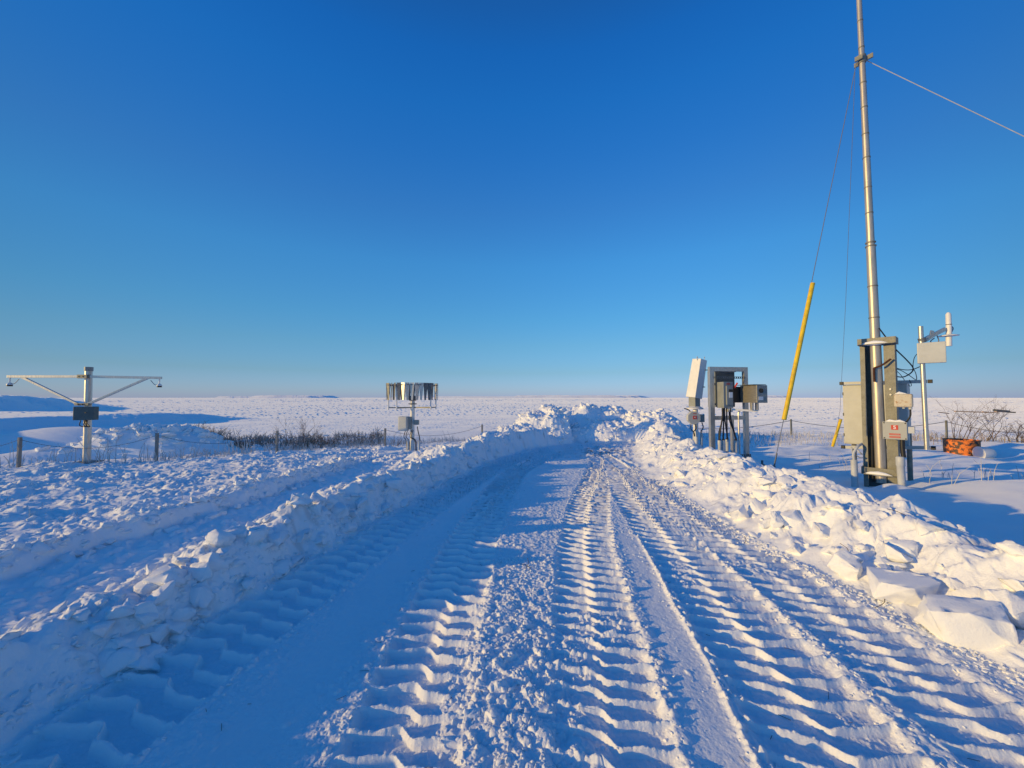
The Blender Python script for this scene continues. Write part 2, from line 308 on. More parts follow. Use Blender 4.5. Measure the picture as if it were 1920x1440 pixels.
def snow_material(name, dirt_dark=False, plain=False):
    m = bpy.data.materials.new(name); m.use_nodes = True; t = m.node_tree; b = t.nodes['Principled BSDF']
    b.inputs['Roughness'].default_value = .6; b.inputs['Specular IOR Level'].default_value = .3
    b.inputs['Sheen Weight'].default_value = .15 if name == 'snow_road' else .36; b.inputs['Sheen Roughness'].default_value = .45; b.inputs['Sheen Tint'].default_value = (1, .97, .93, 1)
    g = t.nodes.new('ShaderNodeTexCoord'); geo = t.nodes.new('ShaderNodeNewGeometry')
    n = t.nodes.new('ShaderNodeTexNoise'); n.inputs['Scale'].default_value = 1.7; n.inputs['Detail'].default_value = 7; t.links.new(geo.outputs['Position'], n.inputs['Vector'])
    rp = t.nodes.new('ShaderNodeValToRGB'); t.links.new(n.outputs['Fac'], rp.inputs[0])
    rp.color_ramp.elements[0].position = .3; rp.color_ramp.elements[1].position = .7
    lo_c, hi_c = ((.86, .87, .89, 1), (.90, .91, .92, 1)) if name == 'snow_road' else ((.90, .91, .93, 1), (.95, .955, .96, 1))
    rp.color_ramp.elements[0].color = lo_c; rp.color_ramp.elements[1].color = hi_c
    last = rp.outputs[0]
    if dirt_dark:
        a = t.nodes.new('ShaderNodeAttribute'); a.attribute_name = 'dirt_dark'
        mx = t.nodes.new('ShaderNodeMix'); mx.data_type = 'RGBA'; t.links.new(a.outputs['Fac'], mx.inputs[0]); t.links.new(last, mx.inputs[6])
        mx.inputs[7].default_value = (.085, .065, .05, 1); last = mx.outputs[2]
    t.links.new(last, b.inputs['Base Color'])
    n2 = t.nodes.new('ShaderNodeTexNoise'); n2.inputs['Scale'].default_value = 70; n2.inputs['Detail'].default_value = 8; n2.inputs['Roughness'].default_value = .7
    t.links.new(geo.outputs['Position'], n2.inputs['Vector'])
    bp = t.nodes.new('ShaderNodeBump'); bp.inputs['Strength'].default_value = .9; bp.inputs['Distance'].default_value = .007
    t.links.new(n2.outputs['Fac'], bp.inputs['Height'])
    t.links.new(bp.outputs[0], b.inputs['Normal'])
    MATS[name] = m; return m
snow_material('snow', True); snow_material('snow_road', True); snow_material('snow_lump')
mat('galvanised', (.27, .265, .225), .55, .35, noise=.35, nscale=14, bump=.25, bscale=60)
mat('galvanised_dark', (.20, .21, .22), .5, .5, noise=.4, nscale=10)
mat('aluminium', (.62, .60, .56), .38, .75, noise=.25, nscale=9, streak=(6, 6, 1), bump=.1)
mat('white_paint', (.80, .79, .76), .42, noise=.10, nscale=5, bump=.05)
mat('cream_paint', (.55, .56, .53), .5, noise=.16, nscale=3)
mat('grey_box', (.27, .29, .28), .5, noise=.2, nscale=6)
mat('dark_box', (.10, .12, .13), .5, noise=.3, nscale=6)
mat('green_grey_box', (.075, .11, .115), .55, noise=.2, nscale=6)
mat('stainless', (.50, .47, .40), .34, .7, noise=.25, nscale=12, streak=(1, 1, 8))
mat('black_rubber', (.015, .015, .017), .5, noise=.3)
mat('pvc', (.55, .57, .58), .5, noise=.15, nscale=7)
mat('lid_grey', (.42, .43, .40), .5, noise=.1, nscale=4)
mat('yellow', (.88, .60, .01), .45, noise=.12, nscale=8, col2=(.62, .40, .02))
mat('rust', (.10, .035, .015), .85, noise=.5, nscale=30)
mat('rusty_cream', (.58, .52, .40), .55, nscale=22, col2=(.35, .16, .05), sharp=.6)
MATS['rusty_cream'].node_tree.nodes['Color Ramp'].color_ramp.elements[0].position = .30; MATS['rusty_cream'].node_tree.nodes['Color Ramp'].color_ramp.elements[1].position = .47
mat('orange_drum', (.85, .22, .03), .6, nscale=11, col2=(.05, .035, .03), sharp=.75)
mat('wire', (.25, .26, .28), .5, .5)
mat('red', (.62, .05, .03), .5, noise=.15)
mat('label_white', (.75, .75, .75), .5)
mat('glass_black', (.01, .01, .012), .12)
mat('post_wood', (.30, .29, .27), .8, noise=.4, nscale=12, streak=(5, 5, .6))
mat('twig', (.15, .10, .075), .85, noise=.4, nscale=20)
mat('frost_twig', (.42, .36, .32), .85, noise=.4, nscale=9)
mat('brush', (.42, .30, .19), .85, noise=.6, nscale=3)
mat('frost_grass', (.66, .64, .62), .8, noise=.3, nscale=5)
mat('timber', (.60, .38, .20), .8, noise=.4, nscale=4)
mat('mast', (.55, .50, .43), .42, .55, noise=.28, nscale=5, streak=(5, 5, .5), bump=.08)

# ------------------------------------------------------------------ mesh helpers
class MB:
    def __init__(s): s.v = []; s.f = []; s.cut = []
    def add(s, vs, fs, M=None):
        o = len(s.v); s.cut.append((o, len(s.f))); s.v += [tuple(M @ Vector(p)) if M else tuple(p) for p in vs]; s.f += [tuple(o + i for i in f) for f in fs]; return s
    def box(s, c, d, M=None, taper=1.0, rz=0.0):
        x, y, z = d[0] / 2, d[1] / 2, d[2] / 2; vs = []
        for k, (sz, t) in enumerate(((-1, 1), (1, taper))):
            for a, b in ((-1, -1), (1, -1), (1, 1), (-1, 1)): vs.append(Vector((a * x * t, b * y * t, sz * z)))
        Q = Matrix.Translation(Vector(c)) @ Matrix.Rotation(rz, 4, 'Z')
        if M: Q = M @ Q
        return s.add(vs, [(3, 2, 1, 0), (4, 5, 6, 7), (0, 1, 5, 4), (1, 2, 6, 5), (2, 3, 7, 6), (3, 0, 4, 7)], Q)
    def bar(s, a, b, wd, ht, up=(0, 0, 1)):
        a = Vector(a); b = Vector(b); d = (b - a); l = d.length; d.normalize(); up = Vector(up)
        if abs(d.dot(up)) > .98: up = Vector((0, 1, 0))
        sx = d.cross(up).normalized(); uz = sx.cross(d).normalized()
        Q = Matrix((( sx.x, d.x, uz.x, (a.x + b.x) / 2), (sx.y, d.y, uz.y, (a.y + b.y) / 2), (sx.z, d.z, uz.z, (a.z + b.z) / 2), (0, 0, 0, 1)))
        return s.box((0, 0, 0), (wd, l, ht), Q)
    def tube(s, pts, r, n=12, cap=True):
        pts = [Vector(p) for p in pts]; rs = r if isinstance(r, (list, tuple)) else [r] * len(pts)
        o = len(s.v); s.cut.append((o, len(s.f))); prev = None
        for i, p in enumerate(pts):
            d = (pts[min(i + 1, len(pts) - 1)] - pts[max(i - 1, 0)])
            if d.length < 1e-9: d = Vector((0, 0, 1))
            d.normalize()
            if prev is None:
                ref = Vector((0, 0, 1)) if abs(d.z) < .9 else Vector((1, 0, 0)); a = d.cross(ref).normalized()
            else: a = (prev - d * prev.dot(d)); a = a.normalized() if a.length > 1e-6 else d.orthogonal().normalized()
            prev = a; b = d.cross(a)
            for k in range(n):
                t = 2 * math.pi * k / n; s.v.append(tuple(p + (a * math.cos(t) + b * math.sin(t)) * rs[i]))
        for i in range(len(pts) - 1):
            for k in range(n):
                k2 = (k + 1) % n; s.f.append((o + i * n + k, o + i * n + k2, o + (i + 1) * n + k2, o + (i + 1) * n + k))
        if cap:
            s.f.append(tuple(o + k for k in range(n))[::-1]); s.f.append(tuple(o + (len(pts) - 1) * n + k for k in range(n)))
        return s
    def build(s, name, m, parent=None, smooth=False, bevel=0.0, seg=2):
        me = bpy.data.meshes.new(name); me.from_pydata(s.v, [], s.f); me.materials.append(MATS[m]); me.update()
        bm = bmesh.new(); bm.from_mesh(me); bmesh.ops.recalc_face_normals(bm, faces=bm.faces)
        if bevel: bmesh.ops.bevel(bm, geom=[e for e in bm.edges if len(e.link_faces) == 2 and e.calc_face_angle(0) > .5], offset=bevel, segments=seg, affect='EDGES', profile=.6)
        bm.to_mesh(me); bm.free()
        if smooth:
            me.shade_smooth()
            me.attributes.new('sharp_edge', 'BOOLEAN', 'EDGE') if 'sharp_edge' not in me.attributes else None
            try: me.set_sharp_from_angle(angle=R(40))
            except Exception: pass
        o = bpy.data.objects.new(name, me); COL.objects.link(o)
        if parent: o.parent = parent
        return o
def each(s, name, m, parent=None, **kw):
    """build every piece of s as an object of its own"""
    cuts = s.cut + [(len(s.v), len(s.f))]
    for (v0, f0), (v1, f1) in zip(cuts, cuts[1:]):
        p = MB(); p.v = s.v[v0:v1]; p.f = [tuple(i - v0 for i in f) for f in s.f[f0:f1]]; p.build(name, m, parent, **kw)
def thing(name, label, cat, loc=(0, 0, 0), rz=0.0, group=None):
    o = bpy.data.objects.new(name, None); COL.objects.link(o); o.location = loc; o.rotation_euler = (0, 0, rz); o.empty_display_size = .1
    o['label'] = label; o['category'] = cat
    if group: o['group'] = group
    return o
def tag(o, label, cat, group=None):
    o['label'] = label; o['category'] = cat
    if group: o['group'] = group
    return o
def curve(pts, n=10):
    """Catmull-Rom through points"""
    p = [Vector(q) for q in pts]; p = [p[0] * 2 - p[1]] + p + [p[-1] * 2 - p[-2]]; o = []
    for i in range(1, len(p) - 2):
        for k in range(n):
            t = k / n; o.append(.5 * ((2 * p[i]) + (p[i + 1] - p[i - 1]) * t + (2 * p[i - 1] - 5 * p[i] + 4 * p[i + 1] - p[i + 2]) * t * t + (3 * p[i] - p[i - 1] - 3 * p[i + 1] + p[i + 2]) * t ** 3))
    o.append(p[-2]); return o
def text(s, size, m, parent, loc, rot, name='lettering', ext=.0006):
    c = bpy.data.curves.new('t', 'FONT'); c.body = s; c.size = size; c.extrude = ext; c.align_x = 'CENTER'; c.align_y = 'CENTER'; c.offset = size * .02
    t = bpy.data.objects.new('t', c); COL.objects.link(t); dg = bpy.context.evaluated_depsgraph_get()
    me = bpy.data.meshes.new_from_object(t.evaluated_get(dg)); bpy.data.objects.remove(t)
    me.materials.clear(); me.materials.append(MATS[m]); o = bpy.data.objects.new(name, me); COL.objects.link(o)
    o.parent = parent; o.location = loc; o.rotation_euler = rot; return o

# ------------------------------------------------------------------ snow surface: one sheet of radial rings round the viewpoint, cut into named regions
def build_land():
    an = np.concatenate([np.linspace(-180, -66, 150, endpoint=False), np.linspace(-66, 62, NCOL, endpoint=False), np.linspace(62, 180, 110, endpoint=False)])
    rr = [.3]
    while rr[-1] < 9000:
        r = rr[-1]
        rr.append(r + (r * .02 if r < 1.3 else r * RSTEP if r < 5 else r * RSTEP * 1.5 if r < 9 else r * RSTEP * 2.2 if r < 25 else r * RSTEP * 3.4 if r < 160 else r * .02))
    rr = np.array(rr); A, RR = np.meshgrid(np.radians(an), rr); nr, na = A.shape
    X = RR * np.sin(A); Y = RR * np.cos(A)
    Z, D, G = H(X, Y)
    # low tablelands near the horizon
    def mesa(x0, y0, ax, ay, h, seed):
        f = 1 - np.sqrt(((X - x0) / ax) ** 2 + ((Y - y0) / ay) ** 2) + .12 * fbm(X / 500 + seed, Y / 500, seed, 3)
        return h * ss(0, .25, f) * (1 + .12 * fbm(X / 260, Y / 260, seed + 7, 2))
    Z = Z + mesa(-2100, 3700, 420, 300, 26, 1) + mesa(-3000, 4300, 260, 300, 20, 2) + mesa(-500, 5200, 900, 400, 20, 3) + mesa(1000, 4700, 700, 350, 30, 4) + mesa(2700, 4300, 420, 300, 27, 5) + mesa(450, 5900, 500, 300, 38, 6) + mesa(-1300, 5000, 300, 300, 12, 7)
    co = np.stack([X, Y, Z], -1)
    a = np.roll(co, -1, 1) - np.roll(co, 1, 1); b = np.empty_like(co); b[1:-1] = co[2:] - co[:-2]; b[0] = co[1] - co[0]; b[-1] = co[-1] - co[-2]
    nrm = np.cross(a, b); nrm *= np.sign(nrm[..., 2:3]); nrm /= np.linalg.norm(nrm, axis=-1, keepdims=True)
    i = np.arange(nr - 1)[:, None] * na; j = np.arange(na)[None]; j2 = (j + 1) % na
    q = np.stack([i + j, i + na + j, i + na + j2, i + j2], -1)
    q = q.reshape(-1, 4)[:, ::-1]
    fr = G[:-1].reshape(-1)
    co = co.reshape(-1, 3); nrm = nrm.reshape(-1, 3); D = D.reshape(-1)
    # centre cap joins the ground
    names = {0: 'snow_ground', 1: 'snow_road', 2: 'snow_bank', 3: 'snow_bank', 4: 'snow_heap'}
    for k in range(5):
        f = q[fr == k]; used, inv = np.unique(f, return_inverse=True); f = inv.reshape(f.shape)
        c = co[used]; n = nrm[used]
        me = bpy.data.meshes.new(names[k]); me.vertices.add(len(c)); me.vertices.foreach_set('co', c.ravel().astype(np.float32))
        me.loops.add(f.size); me.loops.foreach_set('vertex_index', f.ravel().astype(np.int32))
        me.polygons.add(len(f)); me.polygons.foreach_set('loop_start', np.arange(0, f.size, 4, dtype=np.int32)); me.polygons.foreach_set('loop_total', np.full(len(f), 4, np.int32))
        me.polygons.foreach_set('use_smooth', np.ones(len(f), bool))
        me.update(calc_edges=True)
        at = me.attributes.new('dirt_dark', 'FLOAT', 'POINT'); at.data.foreach_set('value', D[used].astype(np.float32))
        me.normals_split_custom_set_from_vertices(n.astype(np.float32))
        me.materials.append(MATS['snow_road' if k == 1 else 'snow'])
        o = bpy.data.objects.new(names[k], me); COL.objects.link(o)
        if k == 0: o['kind'] = 'structure'; o['label'] = 'wind crusted snow ground reaching out to the horizon'
        if k == 1: o['kind'] = 'structure'; o['label'] = 'ploughed snow road pressed with lugged tyre prints'
        if k == 2: tag(o, 'long ploughed snow bank along the left road edge, its road side in blue shade', 'snow bank')
        if k == 3: tag(o, 'long sunlit ploughed snow bank of clods along the right road edge', 'snow bank')
        if k == 4: tag(o, 'high heap of pushed up snow closing the far end of the road', 'snow heap')

NCOL = 1350; RSTEP = .0023
build_land()


# ------------------------------------------------------------------ snow clods
def clod_mesh(seed, flat=.7, n=14, sub=1, jit=.03, bev=.05, slab=False):
    rg = random.Random(seed); bm = bmesh.new()
    if slab:
        for sx in (-1, 1):
            for sy in (-1, 1):
                for sz in (-1, 1): bm.verts.new((.5 * sx * rg.uniform(.45, 1.1), .5 * sy * rg.uniform(.5, 1.1), .5 * sz * rg.uniform(.45, 1.1)))
        bm.verts.new((rg.uniform(-.2, .2), -.52, rg.uniform(.1, .5))); bm.verts.new((.5, rg.uniform(-.3, .3), .56)); bm.verts.new((-.56, .1, -.1))
    for _ in range(0 if slab else n):
        v = Vector((rg.uniform(-1, 1), rg.uniform(-1, 1), rg.uniform(-1, 1)))
        m = max(abs(v.x), abs(v.y), abs(v.z)); v = v / m * rg.uniform(.75, 1.0)
        if v.length > 1.3: v *= 1.3 / v.length
        v.z *= flat; bm.verts.new(v * .5)
    g = bmesh.ops.convex_hull(bm, input=bm.verts); bmesh.ops.delete(bm, geom=[e for e in g['geom_interior'] if isinstance(e, bmesh.types.BMVert)], context='VERTS')
    bmesh.ops.dissolve_limit(bm, angle_limit=R(16), verts=bm.verts, edges=bm.edges)
    bmesh.ops.bevel(bm, geom=list(bm.edges), offset=bev, segments=2, affect='EDGES', profile=.5, clamp_overlap=True)
    bmesh.ops.triangulate(bm, faces=bm.faces)
    if sub: bmesh.ops.subdivide_edges(bm, edges=bm.edges, cuts=sub, use_grid_fill=True)
    co = np.array([v.co[:] for v in bm.verts])
    d = fbm(co[:, 0] * 4 + seed, co[:, 1] * 4 + co[:, 2] * 3, seed, 3) * jit + fbm(co[:, 0] * 13 + co[:, 2] * 9, co[:, 1] * 13 + seed, seed + 5, 2) * jit * .4
    bm.normal_update()
    for v, k in zip(bm.verts, d): v.co += v.normal * float(k)
    me = bpy.data.meshes.new('clod'); bm.to_mesh(me); bm.free(); return me
protos = []
for k in range(14):
    me = clod_mesh(k + 1, sub=1, n=12, jit=.06, bev=.09); v = np.array([p.co[:] for p in me.vertices]); f = np.array([list(p.vertices) for p in me.polygons]); protos.append((v, f)); bpy.data.meshes.remove(me)
def scatter(name, pts, label, shade=True):
    V = []; F = []; o = 0; rg = np.random.RandomState(len(pts) + 3)
    P_ = np.array(pts); zz, _, _ = H(P_[:, 0], P_[:, 1], False)
    for (x, y, s), z in zip(P_, zz):
        v, f = protos[rg.randint(len(protos))]; e = Matrix.Rotation(rg.rand() * 6.28, 3, 'Z') @ Matrix.Rotation(rg.uniform(-.6, .6), 3, 'X') @ Matrix.Rotation(rg.uniform(-.6, .6), 3, 'Y')
        sc = s * np.array([rg.uniform(.8, 1.25), rg.uniform(.8, 1.25), rg.uniform(.7, 1.05)])
        vv = (v * sc) @ np.array(e).T + np.array([x, y, z + s * .05]); V.append(vv); F.append(f + o); o += len(vv)
    V = np.concatenate(V); F = np.concatenate(F)
    me = bpy.data.meshes.new(name); me.vertices.add(len(V)); me.vertices.foreach_set('co', V.ravel().astype(np.float32)); me.loops.add(F.size); me.loops.foreach_set('vertex_index', F.ravel().astype(np.int32))
    me.polygons.add(len(F)); me.polygons.foreach_set('loop_start', np.arange(0, F.size, 3, dtype=np.int32)); me.polygons.foreach_set('loop_total', np.full(len(F), 3, np.int32)); me.polygons.foreach_set('use_smooth', np.ones(len(F), bool)); me.update(calc_edges=True)
    me.materials.append(MATS['snow_lump']); ob = bpy.data.objects.new(name, me); COL.objects.link(ob); ob['kind'] = 'stuff'; ob['label'] = label; return ob
rg = random.Random(5)
pr = []
for _ in range(220):      # right bank
    y = 1.2 + 11.5 * rg.random() ** 1.3; t = rg.triangular(-.05, 1.45, .5); s = rg.choice([.05, .06, .08, .1, .13, .2]) * rg.uniform(.7, 1.2); pr.append((np.interp(y, *XR) + t, y, s))
for _ in range(40):
    y = 1.9 + 7 * rg.random(); pr.append((np.interp(y, *XR) + rg.triangular(.05, 1.4, .6), y, rg.uniform(.15, .26)))
for _ in range(1600):
    y = .8 + 6.5 * rg.random() ** 1.2; t = rg.gauss(0, .09); pr.append((np.interp(y, *XR) - abs(t) - .0, y, rg.uniform(.012, .04)))
scatter('snow_rubble', pr, 'loose snow rubble covering the right hand bank')
pl = []
for _ in range(700):
    y = 1.0 + 11 * rg.random() ** 1.3; hl = np.interp(y, *HL); t = rg.triangular(.12, .95 + hl * .5, .5); pl.append((np.interp(y, *XL) - t, y, rg.choice([.03, .05, .06, .08, .12]) * rg.uniform(.7, 1.2)))
for _ in range(220):
    y = 2.3 + 8 * rg.random() ** 1.2; pl.append((np.interp(y, *XL) - rg.uniform(-.02, .42), y, rg.choice([.08, .11, .15, .2]) * rg.uniform(.7, 1.25)))
for _ in range(1500):
    y = .8 + 8 * rg.random(); pl.append((np.interp(y, *XL) - rg.gauss(.1, .12), y, rg.uniform(.012, .05)))
for _ in range(900):      # outer lip and trench
    y = 1.0 + 9.5 * rg.random(); pl.append((np.interp(y, [0, 3, 4.5, 5.8, 8, 10], [-5.3, -4.75, -4.45, -4.15, -3.95, -3.8]) - rg.gauss(.0, .16), y, rg.choice([.02, .03, .05, .09, .14]) * rg.uniform(.7, 1.2)))
scatter('snow_rubble', pl, 'loose snow rubble covering the left hand bank and the lip of its furrow')
pf = []
for _ in range(5200):
    x = rg.uniform(-18, -2); y = rg.uniform(2, 14)
    if x < np.interp(y, [0, 3, 4.5, 5.8, 8, 10], [-5.4, -4.85, -4.55, -4.25, -4.05, -3.9]) and y < np.interp(x, FX, FY) + .2: pf.append((x, y, rg.uniform(.02, .08) * (1.6 if rg.random() < .06 else 1)))
scatter('snow_crumbs', pf, 'small lumps strewn on the crusted snow field left of the road')
ph = []
for _ in range(900):
    x = rg.uniform(-.9, 6.3); y = rg.uniform(12.6, 17.0); ph.append((x, y, rg.choice([.07, .1, .14, .2, .26]) * rg.uniform(.7, 1.2)))
PH = np.array(ph); _, _, rgn = H(PH[:, 0], PH[:, 1], False); ph = [p for p, k in zip(ph, rgn) if k == 4]
scatter('snow_rubble', ph, 'loose snow rubble on the heap at the end of the road')
pc = []
for _ in range(2600):      # crumbs thrown up along tyre tracks
    k = rg.randrange(5); t = TR[k]; y = .7 + 7.5 * rg.random() ** 1.5; sgn = rg.choice([-1, 1]); x = np.interp(y, t[0], t[1]) + sgn * (t[2] + rg.gauss(.03, .04))
    if x > np.interp(y, *XR) - .05: continue
    pc.append((x, y, rg.uniform(.008, .028) * (1.6 if rg.random() < .05 else 1)))
for _ in range(1500):
    y = .7 + 3.2 * rg.random(); pc.append((rg.gauss(.06, .16), y, rg.uniform(.008, .03)))
for _ in range(1300):
    y = .7 + 6 * rg.random(); pc.append((rg.uniform(-.7, 2.8), y, rg.uniform(.006, .018)))
scatter('snow_crumbs', pc, 'snow crumbs thrown up along the tyre prints on the road')
pm = []
for _ in range(260):
    a = rg.gauss(0, 1); b = rg.gauss(0, .5); pm.append((-11.7 + a * 1.0, 12.8 + .3 * a + b, rg.choice([.08, .12, .2, .34]) * rg.uniform(.7, 1.2)))
scatter('snow_rubble', pm, 'lumpy rubble of an old snow pile beyond the left fence')

# large single blocks: photo pixel of the base centre, size, yaw, tilt
BL = [
 (1835, 1222, .36, .26, .25, -.62, -.10, 'largest slab faced snow block at the foot of the right bank'),
 (1722, 1140, .36, .30, .17, -.5, .08, 'flat topped snow block just behind the largest slab of the right bank'),
 (1600, 1095, .24, .20, .22, -.9, .40, 'tilted wedge of snow with a shaded right side at the foot of the right bank'),
 (1680, 1105, .24, .14, .13, .3, .2, 'small angular snow block between the tilted wedge and the flat topped block'),
 (1925, 1190, .26, .24, .26, .1, -.2, 'upright snow block at the right picture edge beside the largest slab'),
 (1495, 1052, .26, .2, .12, .2, .3, 'low flat snow cake left of the tilted wedge'),
 (1392, 985, .22, .2, .2, .4, -.3, 'pyramid shaped snow block low on the middle of the right bank'),
 (1470, 1000, .24, .22, .2, .9, .2, 'rounded snow block between the pyramid shaped block and the tilted wedge'),
 (265, 1175, .15, .14, .14, .2, .3, 'pale rounded snow lump in the shade of the left bank near its foot'),
 (365, 1110, .17, .12, .14, .6, -.2, 'broken upright chunk of snow leaning on the left bank'),
 (470, 1040, .15, .12, .13, .1, .1, 'snow lump with a sunlit tip on the crest of the left bank'),
 (335, 1195, .12, .06, .13, .9, .5, 'thin triangular snow shard standing at the foot of the left bank'),
 (620, 962, .16, .14, .16, .3, .2, 'sunlit snow knob on the crest farther along the left bank'),
 (735, 925, .22, .2, .12, .4, .1, 'squared snow slab on the crest of the left bank beyond the sunlit knob'),
]
for i, (px, py, a, b, c, yaw, tilt, lab) in enumerate(BL):
    # base sits on the surface: march along the ray until it meets the snow
    Z = 1.3
    while Z < 14:
        p = P(px, py - 8, Z)
        if p.z < hz(p.x, p.y) : break
        Z += .04
    p = P(px, py - 8, Z)
    me = clod_mesh(100 + i * 3, flat=1.0, n=(15 if i < 5 else 11), sub=3, jit=.045, bev=.03, slab=i in (0, 1, 13))
    for v in me.vertices: v.co = Vector((v.co.x * a * 1.1, v.co.y * b * 1.1, v.co.z * c * 1.1))
    me.name = 'snow_block'; me.shade_smooth(); me.materials.append(MATS['snow_lump'])
    o = bpy.data.objects.new('snow_block', me); COL.objects.link(o); o.location = (p.x, p.y + b * .3, hz(p.x, p.y) + c * .34); o.rotation_euler = (tilt * .6, tilt, yaw)
    tag(o, lab, 'snow block', 'large snow blocks along the road banks')

# ------------------------------------------------------------------ fences
def post_at(px, pybase, pytop, Z, root, m='post_wood', w_=.055):
    b = P(px, pybase, Z); t = P(px, pytop, Z); g = hz(b.x, Z)
    mb = MB().box((b.x, Z, (g - .15 + t.z) / 2), (w_, w_, t.z - g + .15)); mb.build('post', m, root, bevel=.006)
    return Vector((b.x, Z, t.z))
def rope_between(a, b, sag, n=16):
    return [a.lerp(b, i / n) + Vector((0, 0, -sag * 4 * (i / n) * (1 - i / n))) for i in range(n + 1)]
fl = thing('rope_fence', 'low fence of grey posts and sagging rope across the snow left of the road', 'fence')
tops = [post_at(-240, 885, 828, 8.0, fl)] + [post_at(*a, fl) for a in ((35, 877, 820, 8.75), (293, 866, 812, 9.7), (519, 850, 808, 11.0), (722, 838, 803, 12.4), (904, 822, 796, 13.6))]
rp = MB()
for a, b in zip(tops, tops[1:]):
    s = -Vector((0, 0, .05)); pts = rope_between(a + s, b + s, .26); rp.tube(pts, .005, 6)
    for k in range(len(pts) - 1):
        for q in range(3):
            c = pts[k].lerp(pts[k + 1], q / 3); rp.add([c + Vector(v) * .009 for v in ((1, 0, 0), (-1, 0, 0), (0, 1, 0), (0, -1, 0), (0, 0, 1), (0, 0, -1))], [(0, 2, 4), (2, 1, 4), (1, 3, 4), (3, 0, 4), (2, 0, 5), (1, 2, 5), (3, 1, 5), (0, 3, 5)])
rp.build('rope', 'galvanised_dark', fl)
fr = thing('rope_fence', 'low fence of pale posts and thin rope across the snow right of the road', 'fence')
tops = [post_at(*a, fr, 'galvanised', .05) for a in ((1220, 815, 792, 16.6), (1484, 822, 786, 15.4), (1776, 836, 788, 14.3), (2050, 860, 800, 12.5))]
rp = MB()
for a, b in zip(tops, tops[1:]): rp.tube(rope_between(a - Vector((0, 0, .05)), b - Vector((0, 0, .05)), .28), .011, 6)
rp.build('rope', 'galvanised_dark', fr)

# ------------------------------------------------------------------ left sensor mast with two arms
Z0 = 9.4; b0 = P(163, 868, Z0); gx = hz(b0.x, Z0)
tm = thing('sensor_mast', 'grey mast with two long braced arms carrying downward sensors, left of the road', 'sensor mast', (b0.x, Z0, gx))
def lp(px, py, Z=Z0): return P(px, py or 745, Z) - Vector((b0.x, Z0, gx))
top = lp(166.5, 692)
MB().tube([Vector((0, 0, -.2)), top], [.075, .068], 8).build('pole', 'aluminium', tm, bevel=.004)
MB().tube([top - Vector((0, 0, .05)), top + Vector((0, 0, .05))], .082, 12).build('cap', 'grey_box', tm, smooth=True)
MB().box((0, 0, .02), (.42, .42, .03)).build('base_plate', 'galvanised_dark', tm, bevel=.005)
aL = lp(15, 706, 9.25); aR = lp(303, 708.5, 9.55); 
c0 = lp(166, 706, 9.4 - .10)
for e, h in ((aL, 1), (aR, -1)):
    o = MB().bar(e, Vector((top.x, -.10, c0.z)), .05, .06).build('arm', 'aluminium', tm, bevel=.004)
    inner = Vector((top.x + h * -.08, -.10, lp(166, 759).z)); k = e.lerp(Vector((top.x, -.1, c0.z)), .17)
    MB().bar(k, inner, .045, .05).build('brace', 'aluminium', tm, bevel=.004)
    s = MB(); s.tube([e + Vector((.02 * h + .03 * h, 0, -.02)), e + Vector((.05 * h, 0, -.15))], .014, 8); s.tube([e + Vector((.05 * h, 0, -.15)), e + Vector((.05 * h, 0, -.19)), e + Vector((.05 * h, 0, -.2))], [.03, .055, .055], 14)
    so = s.build('sensor', 'white_paint', tm, smooth=True)
    MB().tube([e + Vector((.05 * h, 0, -.2)), e + Vector((.05 * h, 0, -.235))], .05, 14).build('lens', 'black_rubber', so)
    MB().tube(curve([e + Vector((.05 * h, 0, -.16)), e + Vector((h * .16, 0, -.17)), e + Vector((h * .27, 0, -.06))], 6), .007, 6).build('cable', 'wire', tm, smooth=True)
cl = MB(); cl.box((top.x, -.105, c0.z), (.24, .09, .09)); cl.box((top.x, -.1, lp(166, 758).z), (.34, .08, .055)); each(cl, 'clamp', 'galvanised', tm, bevel=.004)
mm = MB()
for zz in (c0.z, lp(166, 758).z):
    for dx in (-.07, .03): mm.tube([Vector((top.x + dx, -.155, zz)), Vector((top.x + dx, -.139, zz))], .017, 8)
each(mm, 'bolt', 'black_rubber', tm)
bx = (lp(142, 762, 9.17) + lp(175.5, 788, 9.17)) / 2; bx.y = 0
bo = MB().box((bx.x, -.20, bx.z), (.40, .16, .32), rz=R(14)).build('enclosure', 'green_grey_box', tm, bevel=.012)
MB().box((bx.x + .1, -.305, bx.z + .02), (.04, .012, .02)).build('latch', 'black_rubber', bo)
cb = MB(); z1 = bx.z - .17
for a, c in ((-.12, -.01), (-.02, .03), (.04, .01)): cb.tube(curve([(bx.x + a, -.2, z1), (bx.x + a - .02, -.2, z1 - .12), (bx.x + (a + c) / 2 + .02, -.15, z1 - .15), (c, -.09, z1 - .03), (c, -.085, z1 + .06)], 6), .010, 6)
each(cb, 'cable', 'black_rubber', tm, smooth=True)

